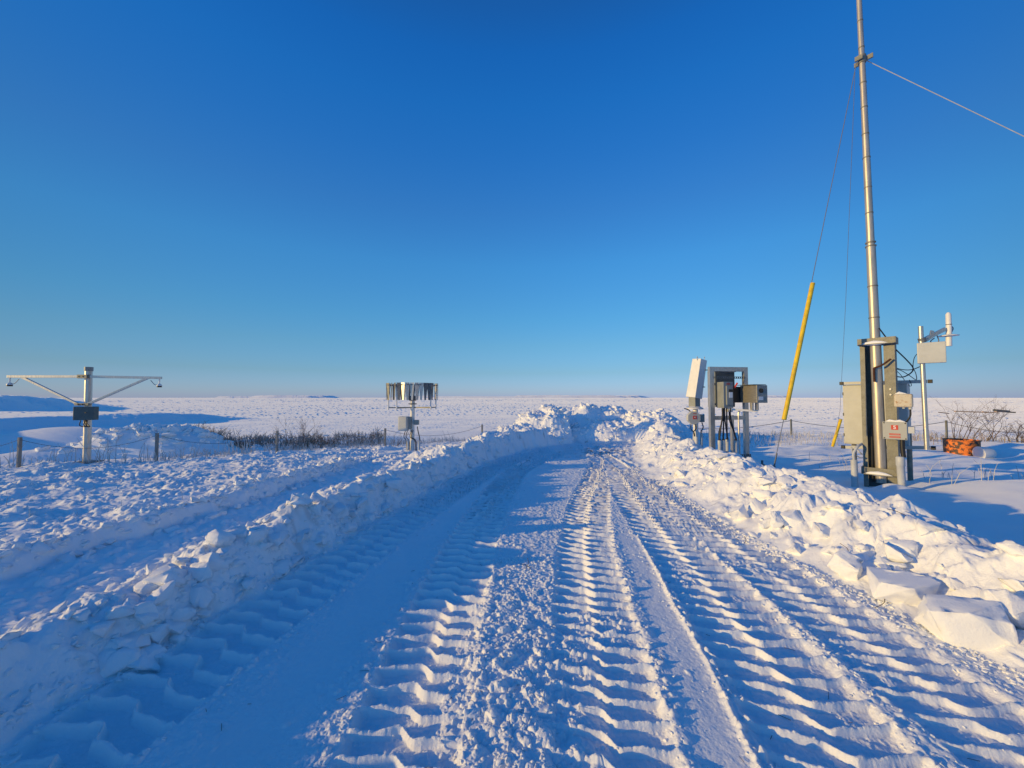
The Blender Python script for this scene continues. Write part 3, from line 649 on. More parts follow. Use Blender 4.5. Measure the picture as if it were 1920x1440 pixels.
# ------------------------------------------------------------------ precipitation gauge with leaf shield
Z0 = 11.5; b0 = P(773, 838, Z0); gx = hz(b0.x, Z0)
tg = thing('wind_shield_gauge', 'snow gauge ringed by hanging dark metal wind shield leaves on a white post', 'weather gauge', (b0.x, Z0, gx))
def lp(px, py, Z=Z0): return P(px, py or 745, Z) - Vector((b0.x, Z0, gx))
zt = lp(774, 719).z; zb = lp(774, 750).z; rad = .74; nl = 36
MB().tube([(0, 0, -.2), (0, 0, zb)], .065, 14).build('post', 'white_paint', tg, smooth=True)
ring = MB(); ring.tube([Vector((math.cos(t) * rad, math.sin(t) * rad, zt - .06)) for t in [2 * math.pi * k / 48 for k in range(49)]], .012, 8, False); ring.build('ring', 'galvanised_dark', tg, smooth=True)
rgl = random.Random(11)
for k in range(nl):
    t = 2 * math.pi * (k + .3) / nl; c = Vector((math.cos(t), math.sin(t), 0)); tw = t + math.pi / 2 + rgl.uniform(-.7, .7)
    d = Vector((math.cos(tw), math.sin(tw), 0)); nn = Vector((-d.y, d.x, 0)); sw = rgl.uniform(-.04, .04)
    vs = []
    for s in (-1, 1):
        for (hw, z) in ((.060, zt), (.056, zt - .12), (.024, zb)):
            sh = c * rad + c * sw * (zt - z) / .5
            vs += [sh - d * hw + nn * s * .002 + Vector((0, 0, z)), sh + d * hw + nn * s * .002 + Vector((0, 0, z))]
    fs = [(0, 1, 3, 2), (2, 3, 5, 4), (7, 6, 8, 9), (9, 8, 10, 11), (0, 6, 7, 1), (4, 5, 11, 10), (0, 2, 8, 6), (2, 4, 10, 8), (1, 7, 9, 3), (3, 9, 11, 5)]
    MB().add(vs, fs).build('shield_leaf', 'galvanised_dark' if rgl.random() < .6 else 'aluminium', tg)
for ang in (R(200), R(245), R(-28), R(20)):
    p = Vector((math.cos(ang), math.sin(ang), 0)) * (rad - .05); MB().tube([p + Vector((0, 0, zt - .06)), p + Vector((0, 0, lp(0, 768).z))], [.02, .02], 10).build('ring_support', 'white_paint', tg, smooth=True)
    MB().bar(p + Vector((0, 0, lp(0, 764).z)), Vector((0, 0, lp(0, 764).z)), .03, .03).build('support_arm', 'galvanised', tg)
MB().tube([(0, 0, zb - .02), (0, 0, zb + .02), (0, 0, zb + .12), (0, 0, zb + .13)], [.10, .13, .13, .10], 20).build('gauge', 'dark_box', tg, smooth=True)
MB().tube([(0, 0, zb - .13), (0, 0, zb - .10)], .12, 20).build('flange', 'galvanised', tg, smooth=True)
bx = (lp(751, 780) + lp(767, 807)) / 2
be = MB().box((bx.x + .02, -.17, bx.z), (.27, .2, .42), rz=R(-14)).build('enclosure', 'cream_paint', tg, bevel=.02)
MB().box((bx.x + .17, -.12, bx.z + .02), (.12, .14, .36)).build('back_box', 'grey_box', tg, bevel=.008)
MB().box((lp(783, 0).x, -.1, lp(0, 791.5).z), (.14, .12, .14)).build('junction_box', 'grey_box', tg, bevel=.01)
cb = MB(); zc = bx.z - .21
for a, c in ((-.16, -.16), (-.1, -.07), (.02, .1), (.06, .13)): cb.tube(curve([(a, -.15, zc + .02), (a - .05, -.15, zc - .18), (c, -.1, zc - .3), (c + .02, -.08, -.02)], 6), .011, 6)
cb.tube(curve([(.17, -.1, zc + .12), (.2, -.1, zc - .05), (.24, -.1, zc - .2), (.25, -.1, .28)], 6), .014, 6)
each(cb, 'cable', 'black_rubber', tg, smooth=True)
for x_, h_ in ((-.1, .32), (.23, .30)): MB().tube([(x_, -.12, -.3), (x_, -.12, h_)], .035, 12).build('conduit', 'pvc', tg, smooth=True)

# ------------------------------------------------------------------ white tilted ceilometer
Z0 = 9.6; b0 = P(1305, 836, Z0); gx = hz(b0.x, Z0)
tc_ = thing('ceilometer', 'tall white tilted box shaped ceilometer on a short post beside the equipment frame', 'ceilometer', (b0.x, Z0, gx), R(0))
def lp(px, py, Z=Z0): return P(px, py or 745, Z) - Vector((b0.x, Z0, gx))
MB().tube([(0, 0, -.2), (0, 0, lp(0, 762).z)], .06, 14).build('post', 'white_paint', tc_, smooth=True)
bot = lp(1301, 746); topc = lp(1312, 674)
ax = (topc - bot).normalized(); q = ax.to_track_quat('Z', 'Y').to_matrix().to_4x4()
Mx = Matrix.Translation((bot + topc) / 2) @ q @ Matrix.Rotation(R(28), 4, 'Z'); hh = (topc - bot).length
hs = MB().box((0, 0, 0), (.27, .27, hh), Mx, taper=.9).build('housing', 'white_paint', tc_, bevel=.012)
MB().box((0, 0, 0), (.19, .19, .30), Matrix.Translation(lp(1302, 755)) @ Matrix.Rotation(R(28), 4, 'Z')).build('base_block', 'grey_box', tc_, bevel=.01)
MB().tube([lp(1303, 760), lp(1303, 765), lp(1303, 767)], [.07, .2, .19], 20).build('skirt', 'white_paint', tc_, smooth=True)
for dx, dy in ((-.11, -.09), (.0, .12), (.12, .0)):
    p = topc + Vector((dx, dy, -.03)); s = MB().tube([p, p + Vector((0, 0, .08))], .006, 6); s.tube([p + Vector((0, 0, .07)), p + Vector((0, 0, .085)), p + Vector((0, 0, .1))], [.005, .016, .005], 8); s.build('bird_spike', 'pvc', tc_, smooth=True)
hg = MB()
for f_ in (.28, .72):
    p = bot.lerp(topc, f_) + Vector((.17, -.06, 0)); hg.box(p, (.07, .03, .02))
each(hg, 'latch', 'black_rubber', hs)
sl = MB(); 
for k in (-1, 1):
    sl.box((.06 * k + .0, -.128, hh * .40), (.012, .01, hh * .18), Mx)
each(sl, 'rib', 'galvanised', hs)
bx = lp(1297, 783); jb = MB().tube([bx + Vector((0, -.14, 0)), bx + Vector((0, -.04, 0))], .17, 8).build('junction_box', 'cream_paint', tc_, bevel=.01)
jb.data.transform(Matrix.Translation(bx) @ Matrix.Rotation(R(22.5), 4, 'Y') @ Matrix.Translation(-bx))
MB().box(bx + Vector((.01, -.143, .01)), (.085, .006, .085)).build('red_plate', 'red', jb)
text('4', .07, 'label_white', jb, bx + Vector((.01, -.1475, .01)), (R(90), 0, 0))
MB().box(bx + Vector((.01, -.1425, .105)), (.08, .003, .014)).build('red_strip', 'red', jb)
MB().box(lp(1313.5, 784) + Vector((0, -.02, 0)), (.12, .14, .19)).build('side_box', 'grey_box', tc_, bevel=.008)
cb = MB(); p = lp(1316, 792); cb.tube(curve([p, p + Vector((.03, 0, -.12)), p + Vector((-.02, 0, -.22)), lp(1315, 815)], 6), .013, 6)
p = bx + Vector((-.06, -.08, -.16)); cb.tube(curve([p, p + Vector((.0, 0, -.12)), p + Vector((.07, 0, -.2)), p + Vector((.09, 0, -.3))], 6), .012, 6)
p = bx + Vector((.05, -.08, -.16)); cb.tube(curve([p, p + Vector((.02, 0, -.1)), p + Vector((-.04, 0, -.18)), p + Vector((-.03, 0, -.3))], 6), .012, 6)
p = lp(1283, 766); cb.tube(curve([p, lp(1290, 768), lp(1296, 773)], 5), .014, 6); each(cb, 'cable', 'black_rubber', tc_, smooth=True)
MB().tube([lp(1299, 860), lp(1302, 812)], .032, 12).build('conduit', 'pvc', tc_, smooth=True)
MB().tube([lp(1315, 850), lp(1315, 813)], .036, 12).build('conduit', 'pvc', tc_, smooth=True)

# ------------------------------------------------------------------ equipment frame
Z0 = 8.5; b0 = P(1368, 880, Z0); gx = hz(b0.x, Z0)
ORG = Vector((b0.x, Z0, gx))
te = thing('equipment_frame', 'galvanised frame carrying switch boxes and a steel camera box behind the right bank', 'equipment frame', ORG, R(9))
def lp(px, py, Z=Z0): return P(px, py or 745, Z) - ORG
def chan(cx, y0, x0, x1, z0, z1, name='upright'):
    m = MB(); m.box(((x0 + x1) / 2, y0, (z0 + z1) / 2), (x1 - x0, .012, z1 - z0)); m.box((x0 + .006, y0 + .036, (z0 + z1) / 2), (.012, .06, z1 - z0)); m.box((x1 - .006, y0 + .036, (z0 + z1) / 2), (.012, .06, z1 - z0))
    return m.build(name, 'aluminium', te)
xl0, xl1 = lp(1328, 0).x, lp(1337, 0).x; xr0, xr1 = lp(1399.5, 0).x, lp(1407.5, 0).x; zt = lp(0, 688).z
chan(0, 0, xl0, xl1, -.3, zt); chan(0, 0, xr0, xr1, -.1, zt); chan(0, .34, xr0 - .05, xr0 + .0, -.1, lp(0, 780).z)
def beam(x0, x1, z, h, y0=.02, name='crossbeam', m='aluminium'): return MB().box(((x0 + x1) / 2, y0, z), (x1 - x0, .05, h)).build(name, m, te, bevel=.003)
beam(xl1 + .002, xr0 - .002, zt - .05, .1); beam(xl1 + .002, xr0 - .002, lp(0, 783.5).z, .085)
def strut(x0, x1, z, y0):
    m = MB(); m.box(((x0 + x1) / 2, y0, z + .019), (x1 - x0, .02, .008)); m.box(((x0 + x1) / 2, y0, z - .019), (x1 - x0, .02, .008)); n = int((x1 - x0) / .05)
    for k in range(n + 1): m.box((x0 + (x1 - x0) * k / n, y0, z), (.018, .018, .03))
    return m.build('slotted_strut', 'galvanised_dark', te)
strut(xl0 + .1, xr0 - .004, lp(0, 708).z, -.03); strut(xl0 + .1, xl0 + .35, lp(0, 720).z, .11); strut(xl0 + .1, xl0 + .35, lp(0, 758).z, .11); strut(lp(1365, 0).x, xr1, .32, -.03)
# back box
zc0, zc1 = lp(0, 763, 8.8).z, lp(0, 696, 8.8).z; x0, x1 = lp(1341, 0, 8.8).x, lp(1382, 0, 8.8).x
bk = MB().box(((x0 + x1) / 2, .38, (zc0 + zc1) / 2), (x1 - x0, .26, zc1 - zc0)).build('enclosure', 'grey_box', te, bevel=.008)
MB().box(((x0 + x1) / 2, .24, zc1 - .01), (x1 - x0 + .03, .05, .02)).build('lip', 'dark_box', bk)
MB().box(((x0 + x1) / 2, .243, (zc0 + zc1) / 2 - .02), (x1 - x0 - .03, .012, zc1 - zc0 - .06)).build('door', 'dark_box', bk, bevel=.004)
# switch box
x0, x1 = lp(1352, 0, 8.3).x, lp(1372, 0, 8.3).x; z0, z1 = lp(0, 765, 8.3).z, lp(0, 716, 8.3).z; xc = (x0 + x1) / 2; zc = (z0 + z1) / 2
sb = MB().box((xc, -.09, zc), (x1 - x0, .22, z1 - z0)).build('switch_box', 'grey_box', te, bevel=.008)
MB().box((xc + .01, -.215, zc - .01), (.15, .035, .42), taper=1).build('cover', 'grey_box', sb, bevel=.014)
MB().box((xc + .03, -.238, zc + .09), (.09, .012, .06)).build('handle_plate', 'black_rubber', sb, bevel=.003)
MB().box((xc + .03, -.236, zc + .0), (.08, .006, .12)).build('notice', 'label_white', sb)
text('ABB', .05, 'red', sb, (xc + .0, -.2035, z1 - .045), (R(90), 0, 0))
MB().box((x1 + .03, -.12, zc + .0), (.055, .05, .36)).build('handle_bracket', 'black_rubber', sb, bevel=.004)
MB().bar((x1 + .025, -.2, z1 - .14), (x1 + .075, -.24, z1 - .02), .04, .035).build('red_handle', 'red', sb, bevel=.008)
# stainless camera box
x0, x1 = lp(1413, 0, 7.9).x, lp(1435, 0, 7.9).x; z0, z1 = lp(0, 755.5, 7.9).z, lp(0, 722, 7.9).z; xc = (x0 + x1) / 2; zc = (z0 + z1) / 2
cbx = MB().box((xc, -.37, zc), (x1 - x0, .46, z1 - z0)).build('camera_box', 'stainless', te, bevel=.005)
MB().box((xc, -.603, zc), (x1 - x0 - .004, .008, z1 - z0 - .004)).build('front_plate', 'grey_box', cbx)
MB().tube([(xc - .03, -.6, zc + .07), (xc - .03, -.622, zc + .07)], .047, 20).build('lens', 'glass_black', cbx)
MB().box((xc - .035, -.6095, zc - .09), (.105, .005, .075)).build('notice', 'label_white', cbx)
MB().box((xc - .03, -.35, z1 + .012), (x1 - x0 + .06, .46, .012)).build('sun_cover', 'dark_box', cbx)
MB().box((xc - .2, -.06, zc - .01), (.26, .14, z1 - z0 - .02)).build('back_plate', 'black_rubber', te)
for dx in (-.07, .05): MB().box((xc + dx, -.4, z0 - .08), (.045, .06, .155)).build('box_foot', 'aluminium', te, bevel=.004)
MB().bar((xc + .08, -.40, z0 - .18), (lp(1356, 0).x, -.1, z0 - .14), .06, .04).build('bracket_arm', 'white_paint', te, bevel=.004)
MB().box((lp(1360, 0).x, -.1, lp(0, 771).z + .02), (.12, .08, .07)).build('gland_block', 'pvc', te, bevel=.01)
# conduits and cables
cons = [(1344.5, 825, 8.35), (1352, 825, 8.35), (1363, 824, 8.5), (1381, 826, 8.5)]; src = [(1349, 765), (1352, 765), (1358, 765), (1364, 772)]
for (cx, cy, cz), (sx, sy) in zip(cons, src):
    t_ = lp(cx, cy, cz); MB().tube([Vector((t_.x, t_.y, -.25)), t_ - Vector((0, 0, .1)), t_ - Vector((0, 0, .09)), t_], [.035, .035, .040, .040], 14).build('conduit', 'pvc', te, smooth=True)
    s_ = lp(sx, sy, 8.3); MB().tube(curve([s_, s_ + Vector((0, 0, -.18)), s_.lerp(t_, .6) + Vector((.0, 0, -.02)), t_ + Vector((0, 0, .04)), t_ - Vector((0, 0, .03))], 6), .015, 8).build('cable', 'black_rubber', te, smooth=True)
    MB().tube([t_ - Vector((0, 0, .01)), t_ + Vector((0, 0, .03))], [.036, .02], 12).build('boot', 'black_rubber', te, smooth=True)
for (sx, sy), (ex, ey) in (((1354, 765), (1364, 824)), ((1366, 765), (1382, 826)), ((1350, 766), (1345, 825))):
    s_ = lp(sx, sy, 8.3); e_ = lp(ex, ey, 8.45); MB().tube(curve([s_, s_ + Vector((.0, 0, -.2)), s_.lerp(e_, .7) - Vector((.02, 0, 0)), e_], 6), .012, 8).build('cable', 'black_rubber', te, smooth=True)
p = lp(1387, 776); MB().tube(curve([lp(1397, 769), lp(1390, 770), p, Vector((p.x, 0, p.z - .3)), Vector((p.x + .01, 0, -.1))], 6), .018, 8).build('conduit_pipe', 'aluminium', te, smooth=True)
# feet
ft = MB(); ft.box((xr1 - .02, .0, .02), (.22, .25, .02)); ft.box((xr1 + .16, -.05, .09), (.36, .05, .02)); ft.bar((xr1, 0, .3), (xr1 + .2, -.05, .1), .02, .02); ft.bar((xr0, 0, .3), (xr0 - .2, -.05, .08), .02, .02)
ft.tube([(xr1 + .27, -.05, .0), (xr1 + .27, -.05, .2)], .022, 8); ft.tube([(xr1 + .27, -.05, .07), (xr1 + .27, -.05, .12)], .045, 6); each(ft, 'foot', 'galvanised_dark', te)

# ------------------------------------------------------------------ tall mast and its support
Zm = 7.0; pb = P(1652, 872, Zm); pt = P(1606.5, -90, Zm); gx = hz(pb.x, pb.y)
UX = Vector((.63, -.776, 0)); NX = Vector((-.776, -.63, 0)); ang = math.atan2(UX.y, UX.x)
ORG = Vector((pb.x, pb.y, gx)); tmst = thing('tall_mast', 'very tall thin tapering metal mast held in a galvanised channel cradle', 'mast', ORG, ang)
MI = (Matrix.Translation(ORG) @ Matrix.Rotation(ang, 4, 'Z')).inverted()
def W(p): return MI @ p
def ml(py, Z=Zm): # point on the mast axis at photo row
    f_ = (872 - py) / (872 + 90.); return W(P(1652 + (1606.5 - 1652) * ((872 - py) / 962.) , py, Z))
segs = [(905, 640, .083, .078), (640, 462, .074, .068), (462, 300, .058, .054), (300, 110, .052, .046), (110, -90, .044, .037)]
for a, b, r0, r1 in segs:
    MB().tube([ml(a), ml(b)], [r0, r1], 24).build('mast_section', 'mast', tmst, smooth=True)
cr = MB()
for py, r_ in ((640, .082), (596, .078), (537, .076), (462, .080), (455, .076), (400, .060), (352, .058), (296, .058), (252, .055), (202, .053), (156, .052), (90, .048), (40, .046)):
    c = ml(py); cr.tube([c - Vector((0, 0, .010)), c + Vector((0, 0, .010))], r_, 24)
each(cr, 'collar', 'galvanised', tmst, smooth=True)
gh = MB(); c = ml(112); gh.tube([c - Vector((0, 0, .07)), c + Vector((0, 0, .07))], .062, 20); 
for a in (0, 2.1, 4.2): gh.box(c + Vector((math.cos(a + .2) * .1, math.sin(a + .2) * .1, .0)), (.11, .03, .08), rz=0)
gh.build('guy_clamp', 'galvanised', tmst)
def mp(px, py, Z): return W(P(px, py, Z))
zt = ml(640).z; zb = ml(878).z
zm = zt / 2 - .05; zh = zt + .1
m = MB(); m.box((-.200, -.03, zm), (.07, .012, zh)); m.box((-.229, .085, zm), (.012, .216, zh)); m.box((-.150, .199, zm), (.17, .012, zh)); m.box((-.071, .150, zm), (.012, .09, zh)); m.build('channel', 'galvanised', tmst)
m = MB(); m.box((.158, -.03, zm), (.145, .012, zh)); m.box((.225, .085, zm), (.012, .216, zh)); m.box((.100, .085, zm), (.012, .216, zh)); m.build('channel', 'galvanised', tmst)
for z_, nm in ((zt + .005, 'top_plate'), (zb - .04, 'bottom_plate')):
    m = MB(); m.box((.0, -.106, z_ - .01), (.49, .012, .12)); m.box((.0, -.145, z_ - .066), (.49, .09, .012)); m.box((.0, .225, z_ + .0), (.49, .012, .13)); m.box((.249, .06, z_ - .01), (.012, .342, .12)); m.box((-.249, .06, z_ - .01), (.012, .342, .12)); m.build(nm, 'galvanised', tmst)
    m = MB(); m.tube([(-.2, -.14, z_ - .06), (-.13, -.14, z_ - .05), (-.02, -.14, z_ - .045), (.08, -.14, z_ - .05), (.16, -.14, z_ - .06)], [.005, .03, .045, .032, .005], 10); m.build('snow_cap', 'snow_lump', tmst, smooth=True)
MB().box((.02, .10, .08), (.5, .1, .5)).build('base_block', 'dark_box', tmst)  # dark block put in for the shaded gap beneath the bottom plate
p0 = ml(708) + Vector((.03, -.13, 0)); MB().tube(curve([p0 + Vector((-.05, .01, -.08)), p0 + Vector((-.05, -.0, .12)), p0 + Vector((-.04, 0, .17)), p0 + Vector((.05, 0, .21)), p0 + Vector((.17, .04, .32))], 6), .016, 8).build('lever', 'rust', tmst, smooth=True)
bl = MB()
for x_, z_ in ((.16, ml(740).z), (.16, ml(730).z), (.15, zb - .02), (.19, zb - .08)): bl.tube([(x_, -.055, z_), (x_, -.03, z_)], .016, 6)
each(bl, 'bolt', 'aluminium', tmst)
ob = MB().tube([ml(905) + Vector((-.12, .0, 0)), ml(800) + Vector((-.1, .0, 0))], .018, 8).build('cable', 'black_rubber', tmst, smooth=True)

# mounted boxes: separate things hanging on the cradle
def placed(name, label, cat, px, py, Z, group=None):
    p = P(px, py, Z); return thing(name, label, cat, p, ang, group)
t5 = placed('junction_box', 'light grey junction box with a red plate numbered 5 on the mast cradle', 'junction box', 1679, 807, 6.62)
MB().box((0, 0, 0), (.29, .14, .29)).build('body', 'cream_paint', t5, bevel=.01)
MB().box((0, -.078, 0), (.30, .02, .30)).build('lid', 'lid_grey', t5, bevel=.008)
MB().box((.0, -.0895, .055), (.085, .005, .08)).build('red_plate', 'red', t5)
text('5', .08, 'label_white', t5, (0, -.0925, .055), (R(90), 0, 0))
for z_ in (-.062, -.108):
    MB().box((.0, -.0895, z_), (.135, .005, .028)).build('red_strip', 'red', t5); MB().box((.0, -.0925, z_), (.115, .002, .005)).build('print_line', 'lid_grey', t5)
MB().box((.19, -.02, .02), (.09, .09, .11)).build('side_fitting', 'pvc', t5, bevel=.006)
bl = MB()
for sx in (-1, 1):
    for sz in (-1, 1): bl.tube([(sx * .13, -.088, sz * .13), (sx * .13, -.094, sz * .13)], .01, 8)
each(bl, 'screw', 'black_rubber', t5)
MB().tube(curve([(.08, -.02, -.15), (.08, -.02, -.3), (.09, -.02, -.45)], 5), .034, 10).build('cable', 'black_rubber', t5, smooth=True)
sn = MB().tube([(-.12, 0, .15), (-.07, 0, .16), (0, 0, .152), (.06, 0, .162), (.12, 0, .15)], [.005, .028, .02, .026, .005], 8); sn.build('snow_cap', 'snow_lump', t5, smooth=True)
p = P(1692, 905, 6.55); q = P(1688, 856, 6.55); g5 = hz(p.x, p.y)
tcp = tag(MB().tube([Vector((p.x, p.y, g5 - .2)), q - Vector((0, 0, .16)), q - Vector((0, 0, .15)), q - Vector((0, 0, .02)), q], [.052, .052, .060, .060, .045], 18).build('conduit_pipe', 'pvc', None, smooth=True), 'fat pale plastic conduit rising from the snow under box 5', 'conduit', 'plastic conduits by the mast')
p = P(1603, 905, 7.1); q = P(1601, 862, 7.1)
tag(MB().tube([Vector((p.x, p.y, hz(p.x, p.y) - .2)), q], [.05, .05], 16).build('conduit_pipe', 'pvc', None, smooth=True), 'shaded plastic conduit with bent hoses left of the mast cradle', 'conduit', 'plastic conduits by the mast')
hs = MB(); hs.tube(curve([q, q + Vector((0, 0, .12)), q + Vector((.08, 0, .24)), q + Vector((.25, .1, .28))], 6), .022, 8); hs.tube(curve([P(1596, 838, 7.3), P(1598, 846, 7.25), q + Vector((0, 0, .02))], 6), .014, 8); hs.tube(curve([P(1604, 838, 7.3), P(1610, 846, 7.2), P(1616, 852, 7.2)], 6), .014, 8); hs.tube(curve([P(1606, 854, 7.1), P(1612, 858, 7.1), P(1617, 858, 7.1)], 6), .012, 8)
thh = thing('hose_bundle', 'bent grey hoses from the cream cabinet into the left conduit', 'hoses'); each(hs, 'hose', 'pvc', thh, smooth=True)
tr_ = placed('junction_box', 'rust stained cream junction box with rounded corners on the mast cradle', 'junction box', 1694, 751, 6.62)
MB().box((0, 0, 0), (.23, .12, .23)).build('body', 'rusty_cream', tr_, bevel=.03, seg=3)
MB().tube([(-.10, 0, .115), (-.05, 0, .128), (.04, 0, .115)], [.005, .03, .005], 8).build('snow_cap', 'snow_lump', tr_, smooth=True)
gl = MB(); gl.tube([(.0, 0, -.115), (.0, 0, -.14)], .018, 8); gl.tube([(.08, 0, -.115), (.08, 0, -.15)], .024, 8); each(gl, 'gland', 'cream_paint', tr_)
MB().tube(curve([(.08, 0, -.14), (.07, 0, -.28), (-.02, 0, -.42), (-.13, 0, -.47)], 6), .012, 8).build('cable', 'black_rubber', tr_, smooth=True)

# equipment rack behind the mast: two rails, large cabinet, second cabinet
rc = P(1660, 842, 7.45); RU = Vector((.60, -.80, 0)); ra = math.atan2(RU.y, RU.x); gr = hz(rc.x, rc.y)
tk = thing('cabinet_rack', 'pair of tall cream cabinets on horizontal rails behind the mast cradle', 'cabinet rack', (rc.x, rc.y, gr), ra)
MR = (Matrix.Translation((rc.x, rc.y, gr)) @ Matrix.Rotation(ra, 4, 'Z')).inverted()
def rx(px, py):
    """meet the ray of a photo pixel with the rack's front plane"""
    o = MR @ Vector((0, 0, CAMZ)); d = (MR @ P(px, py, 10)) - o; t = -o.y / d.y; return o + d * t
r0, r1, r2, r3 = rx(1578, 719), rx(1744, 715), rx(1581, 838), rx(1750, 840)
for a, b in ((r0, r1), (r2, r3)):
    MB().bar(a + Vector((.04, .0, 0)), Vector((b.x - .04, .0, b.z)), .06, .06).build('rail', 'cream_paint', tk, bevel=.004)
    for e in (a, b): MB().box((e.x, .0, e.z if e is a else b.z), (.06, .065, .065)).build('rail_cap', 'black_rubber', tk, bevel=.004)
a = rx(1578.5, 722); b = rx(1612, 834)
cab = MB().box(((a.x + b.x) / 2 + .1, .17, (a.z + b.z) / 2), (b.x - a.x + .2, .26, a.z - b.z)).build('cabinet', 'cream_paint', tk, bevel=.012)
MB().box(((a.x + b.x) / 2 + .1, .034, (a.z + b.z) / 2), (b.x - a.x + .17, .016, a.z - b.z - .04)).build('door', 'cream_paint', cab, bevel=.004)
hn = MB()
for f_ in (.15, .5, .85): hn.tube([(a.x + .004, .03, b.z + (a.z - b.z) * f_ - .03), (a.x + .004, .03, b.z + (a.z - b.z) * f_ + .03)], .009, 8)
each(hn, 'hinge', 'galvanised', cab)
a = rx(1680, 716); b = rx(1704, 838)
MB().box(((a.x + b.x) / 2 - .1, .2, (a.z + b.z) / 2), (b.x - a.x + .2, .3, a.z - b.z)).build('cabinet', 'cream_paint', tk, bevel=.012)
a = rx(1590, 838); MB().tube([Vector((-.5, .2, -.3)), Vector((-.5, .2, 1))], .04, 10).build('leg', 'galvanised', tk); MB().tube([Vector((.3, .2, -.3)), Vector((.3, .2, 1))], .04, 10).build('leg', 'galvanised', tk)

# antenna pole
Za = 6.45; pa = P(1738, 842, Za); pz = P(1726, 612, Za)
ta = thing('antenna_pole', 'thin pole with cream box and white cylinder antenna right of the mast', 'antenna pole', pa, 0)
O = lambda px, py, Z=Za: P(px, py, Z) - pa
MB().tube([O(1738, 843), O(1726, 612)], .032, 16).build('pole', 'aluminium', ta, smooth=True)
c = O(1746, 662, Za - .06) + Vector((-.72, -.69, 0)) * .07
MB().box((0, 0, 0), (.325, .08, .345), Matrix.Translation(c) @ Matrix.Rotation(R(-46), 4, 'Z')).build('enclosure', 'cream_paint', ta, bevel=.012)
m = MB(); m.bar(O(1730, 638), O(1772, 617), .03, .06); m.bar(O(1733, 640), O(1757, 625), .05, .035); m.bar(O(1745, 634), O(1748, 620), .02, .05); m.build('arm', 'aluminium', ta)
MB().tube([O(1728, 634), O(1730, 641)], .05, 14).build('clamp', 'galvanised_dark', ta)
tp, bt, ds = O(1778, 586), O(1779, 649), O(1778.5, 629)
an = MB().tube([tp, tp - Vector((0, 0, .03)), tp - Vector((0, 0, .25)), bt], [.018, .034, .036, .040], 18).build('antenna', 'white_paint', ta, smooth=True)
MB().tube([ds + Vector((0, 0, .02)), ds, ds - Vector((0, 0, .01))], [.04, .125, .125], 28).build('disc', 'white_paint', an, smooth=True)
MB().tube([tp - Vector((0, 0, .2)), tp - Vector((0, 0, .21))], .038, 18).build('band', 'black_rubber', an)
cb = MB(); cb.tube(curve([O(1757, 629), O(1760, 640), O(1750, 644), O(1745, 640), O(1752, 634)], 6), .008, 6); cb.tube(curve([O(1782, 610), O(1787, 616), O(1782, 627)], 5), .008, 6); each(cb, 'cable', 'wire', ta, smooth=True)
cw = MB()
cw.tube(curve([P(1648, 615, 6.9), P(1675, 650, 6.9), P(1700, 675, 6.9), P(1712, 690, 6.9), P(1707, 700, 6.9), P(1692, 707, 7.), P(1673, 704, 7.)], 6), .010, 6)
cw.tube(curve([P(1673, 688, 7.), P(1692, 693, 6.95), P(1710, 693, 6.9), P(1726, 687, 6.9)], 6), .008, 6)
cw.tube(curve([P(1673, 690, 7.), P(1690, 695, 6.95), P(1705, 704, 6.95), P(1718, 712, 6.95), P(1717, 700, 6.9), P(1712, 688, 6.9), P(1714, 672, 6.9), P(1719, 664, 6.9)], 6), .006, 6)
cw.tube(curve([P(1705, 712, 7.), P(1709, 722, 7.), P(1706, 724, 7.), P(1703, 721, 7.)], 5), .005, 6); cw.tube(curve([P(1675, 690, 7.), P(1688, 702, 7.), P(1696, 713, 7.)], 5), .005, 6)
tcb = thing('cable_bundle', 'loops of black cable slung between the mast cradle and the antenna pole', 'cables'); each(cw, 'cable', 'black_rubber', tcb, smooth=True)

# ------------------------------------------------------------------ guy wires
hub = P(1612, 112, Zm)
def guy(name, label, pts, r=.005, m='wire', group='guy wires of the mast'):
    t = thing(name, label, 'guy wire', pts[0], 0, group); MB().tube([p - pts[0] for p in pts], r, 6).build('cable', m, t); return t
end = P(1443, 891, 6.6); end.z = hz(end.x, end.y) - .05
g1 = guy('guy_wire', 'guy wire with the long leaning yellow sleeve and an anchor by the equipment frame', [hub + Vector((-.06, 0, -.05)), end], .006)
a, b = P(1528.5, 531, 0), None
def along(h_, e_, py):
    lo_, hi_ = 0, 1
    for _ in range(40):
        k = (lo_ + hi_) / 2; p = h_.lerp(e_, k); 
        yy = 720 - FPX * ((p.z - CAMZ) * math.cos(PITCH) - p.y * math.sin(PITCH)) / (p.y * math.cos(PITCH) + (p.z - CAMZ) * math.sin(PITCH))
        if yy < py: lo_ = k
        else: hi_ = k
    return h_.lerp(e_, lo_)
a = along(hub, end, 531); b = along(hub, end, 787); o0 = g1.location
MB().tube([a - o0, b - o0], .036, 14).build('yellow_sleeve', 'yellow', g1, smooth=True)
m = MB(); c = along(hub, end, 850); m.tube([c - o0, end - o0], .012, 8); c1 = along(hub, end, 873); c2 = along(hub, end, 884); m.tube([c1 - o0, c2 - o0], .022, 8); m.build('anchor_rod', 'galvanised_dark', g1)
end2 = P(1562, 842, 11.8); end2.z = hz(end2.x, end2.y) - .05
g2 = guy('guy_wire', 'thin guy wire ending in the short yellow sleeve left of the cream cabinet', [hub + Vector((-.05, .05, -.2)), P(1586, 560, 9.4), P(1575, 770, 11.2), end2], .004)
MB().tube([P(1576.5, 786, 11.45) - g2.location, P(1561, 837, 11.7) - g2.location], .040, 12).build('yellow_sleeve', 'yellow', g2, smooth=True)
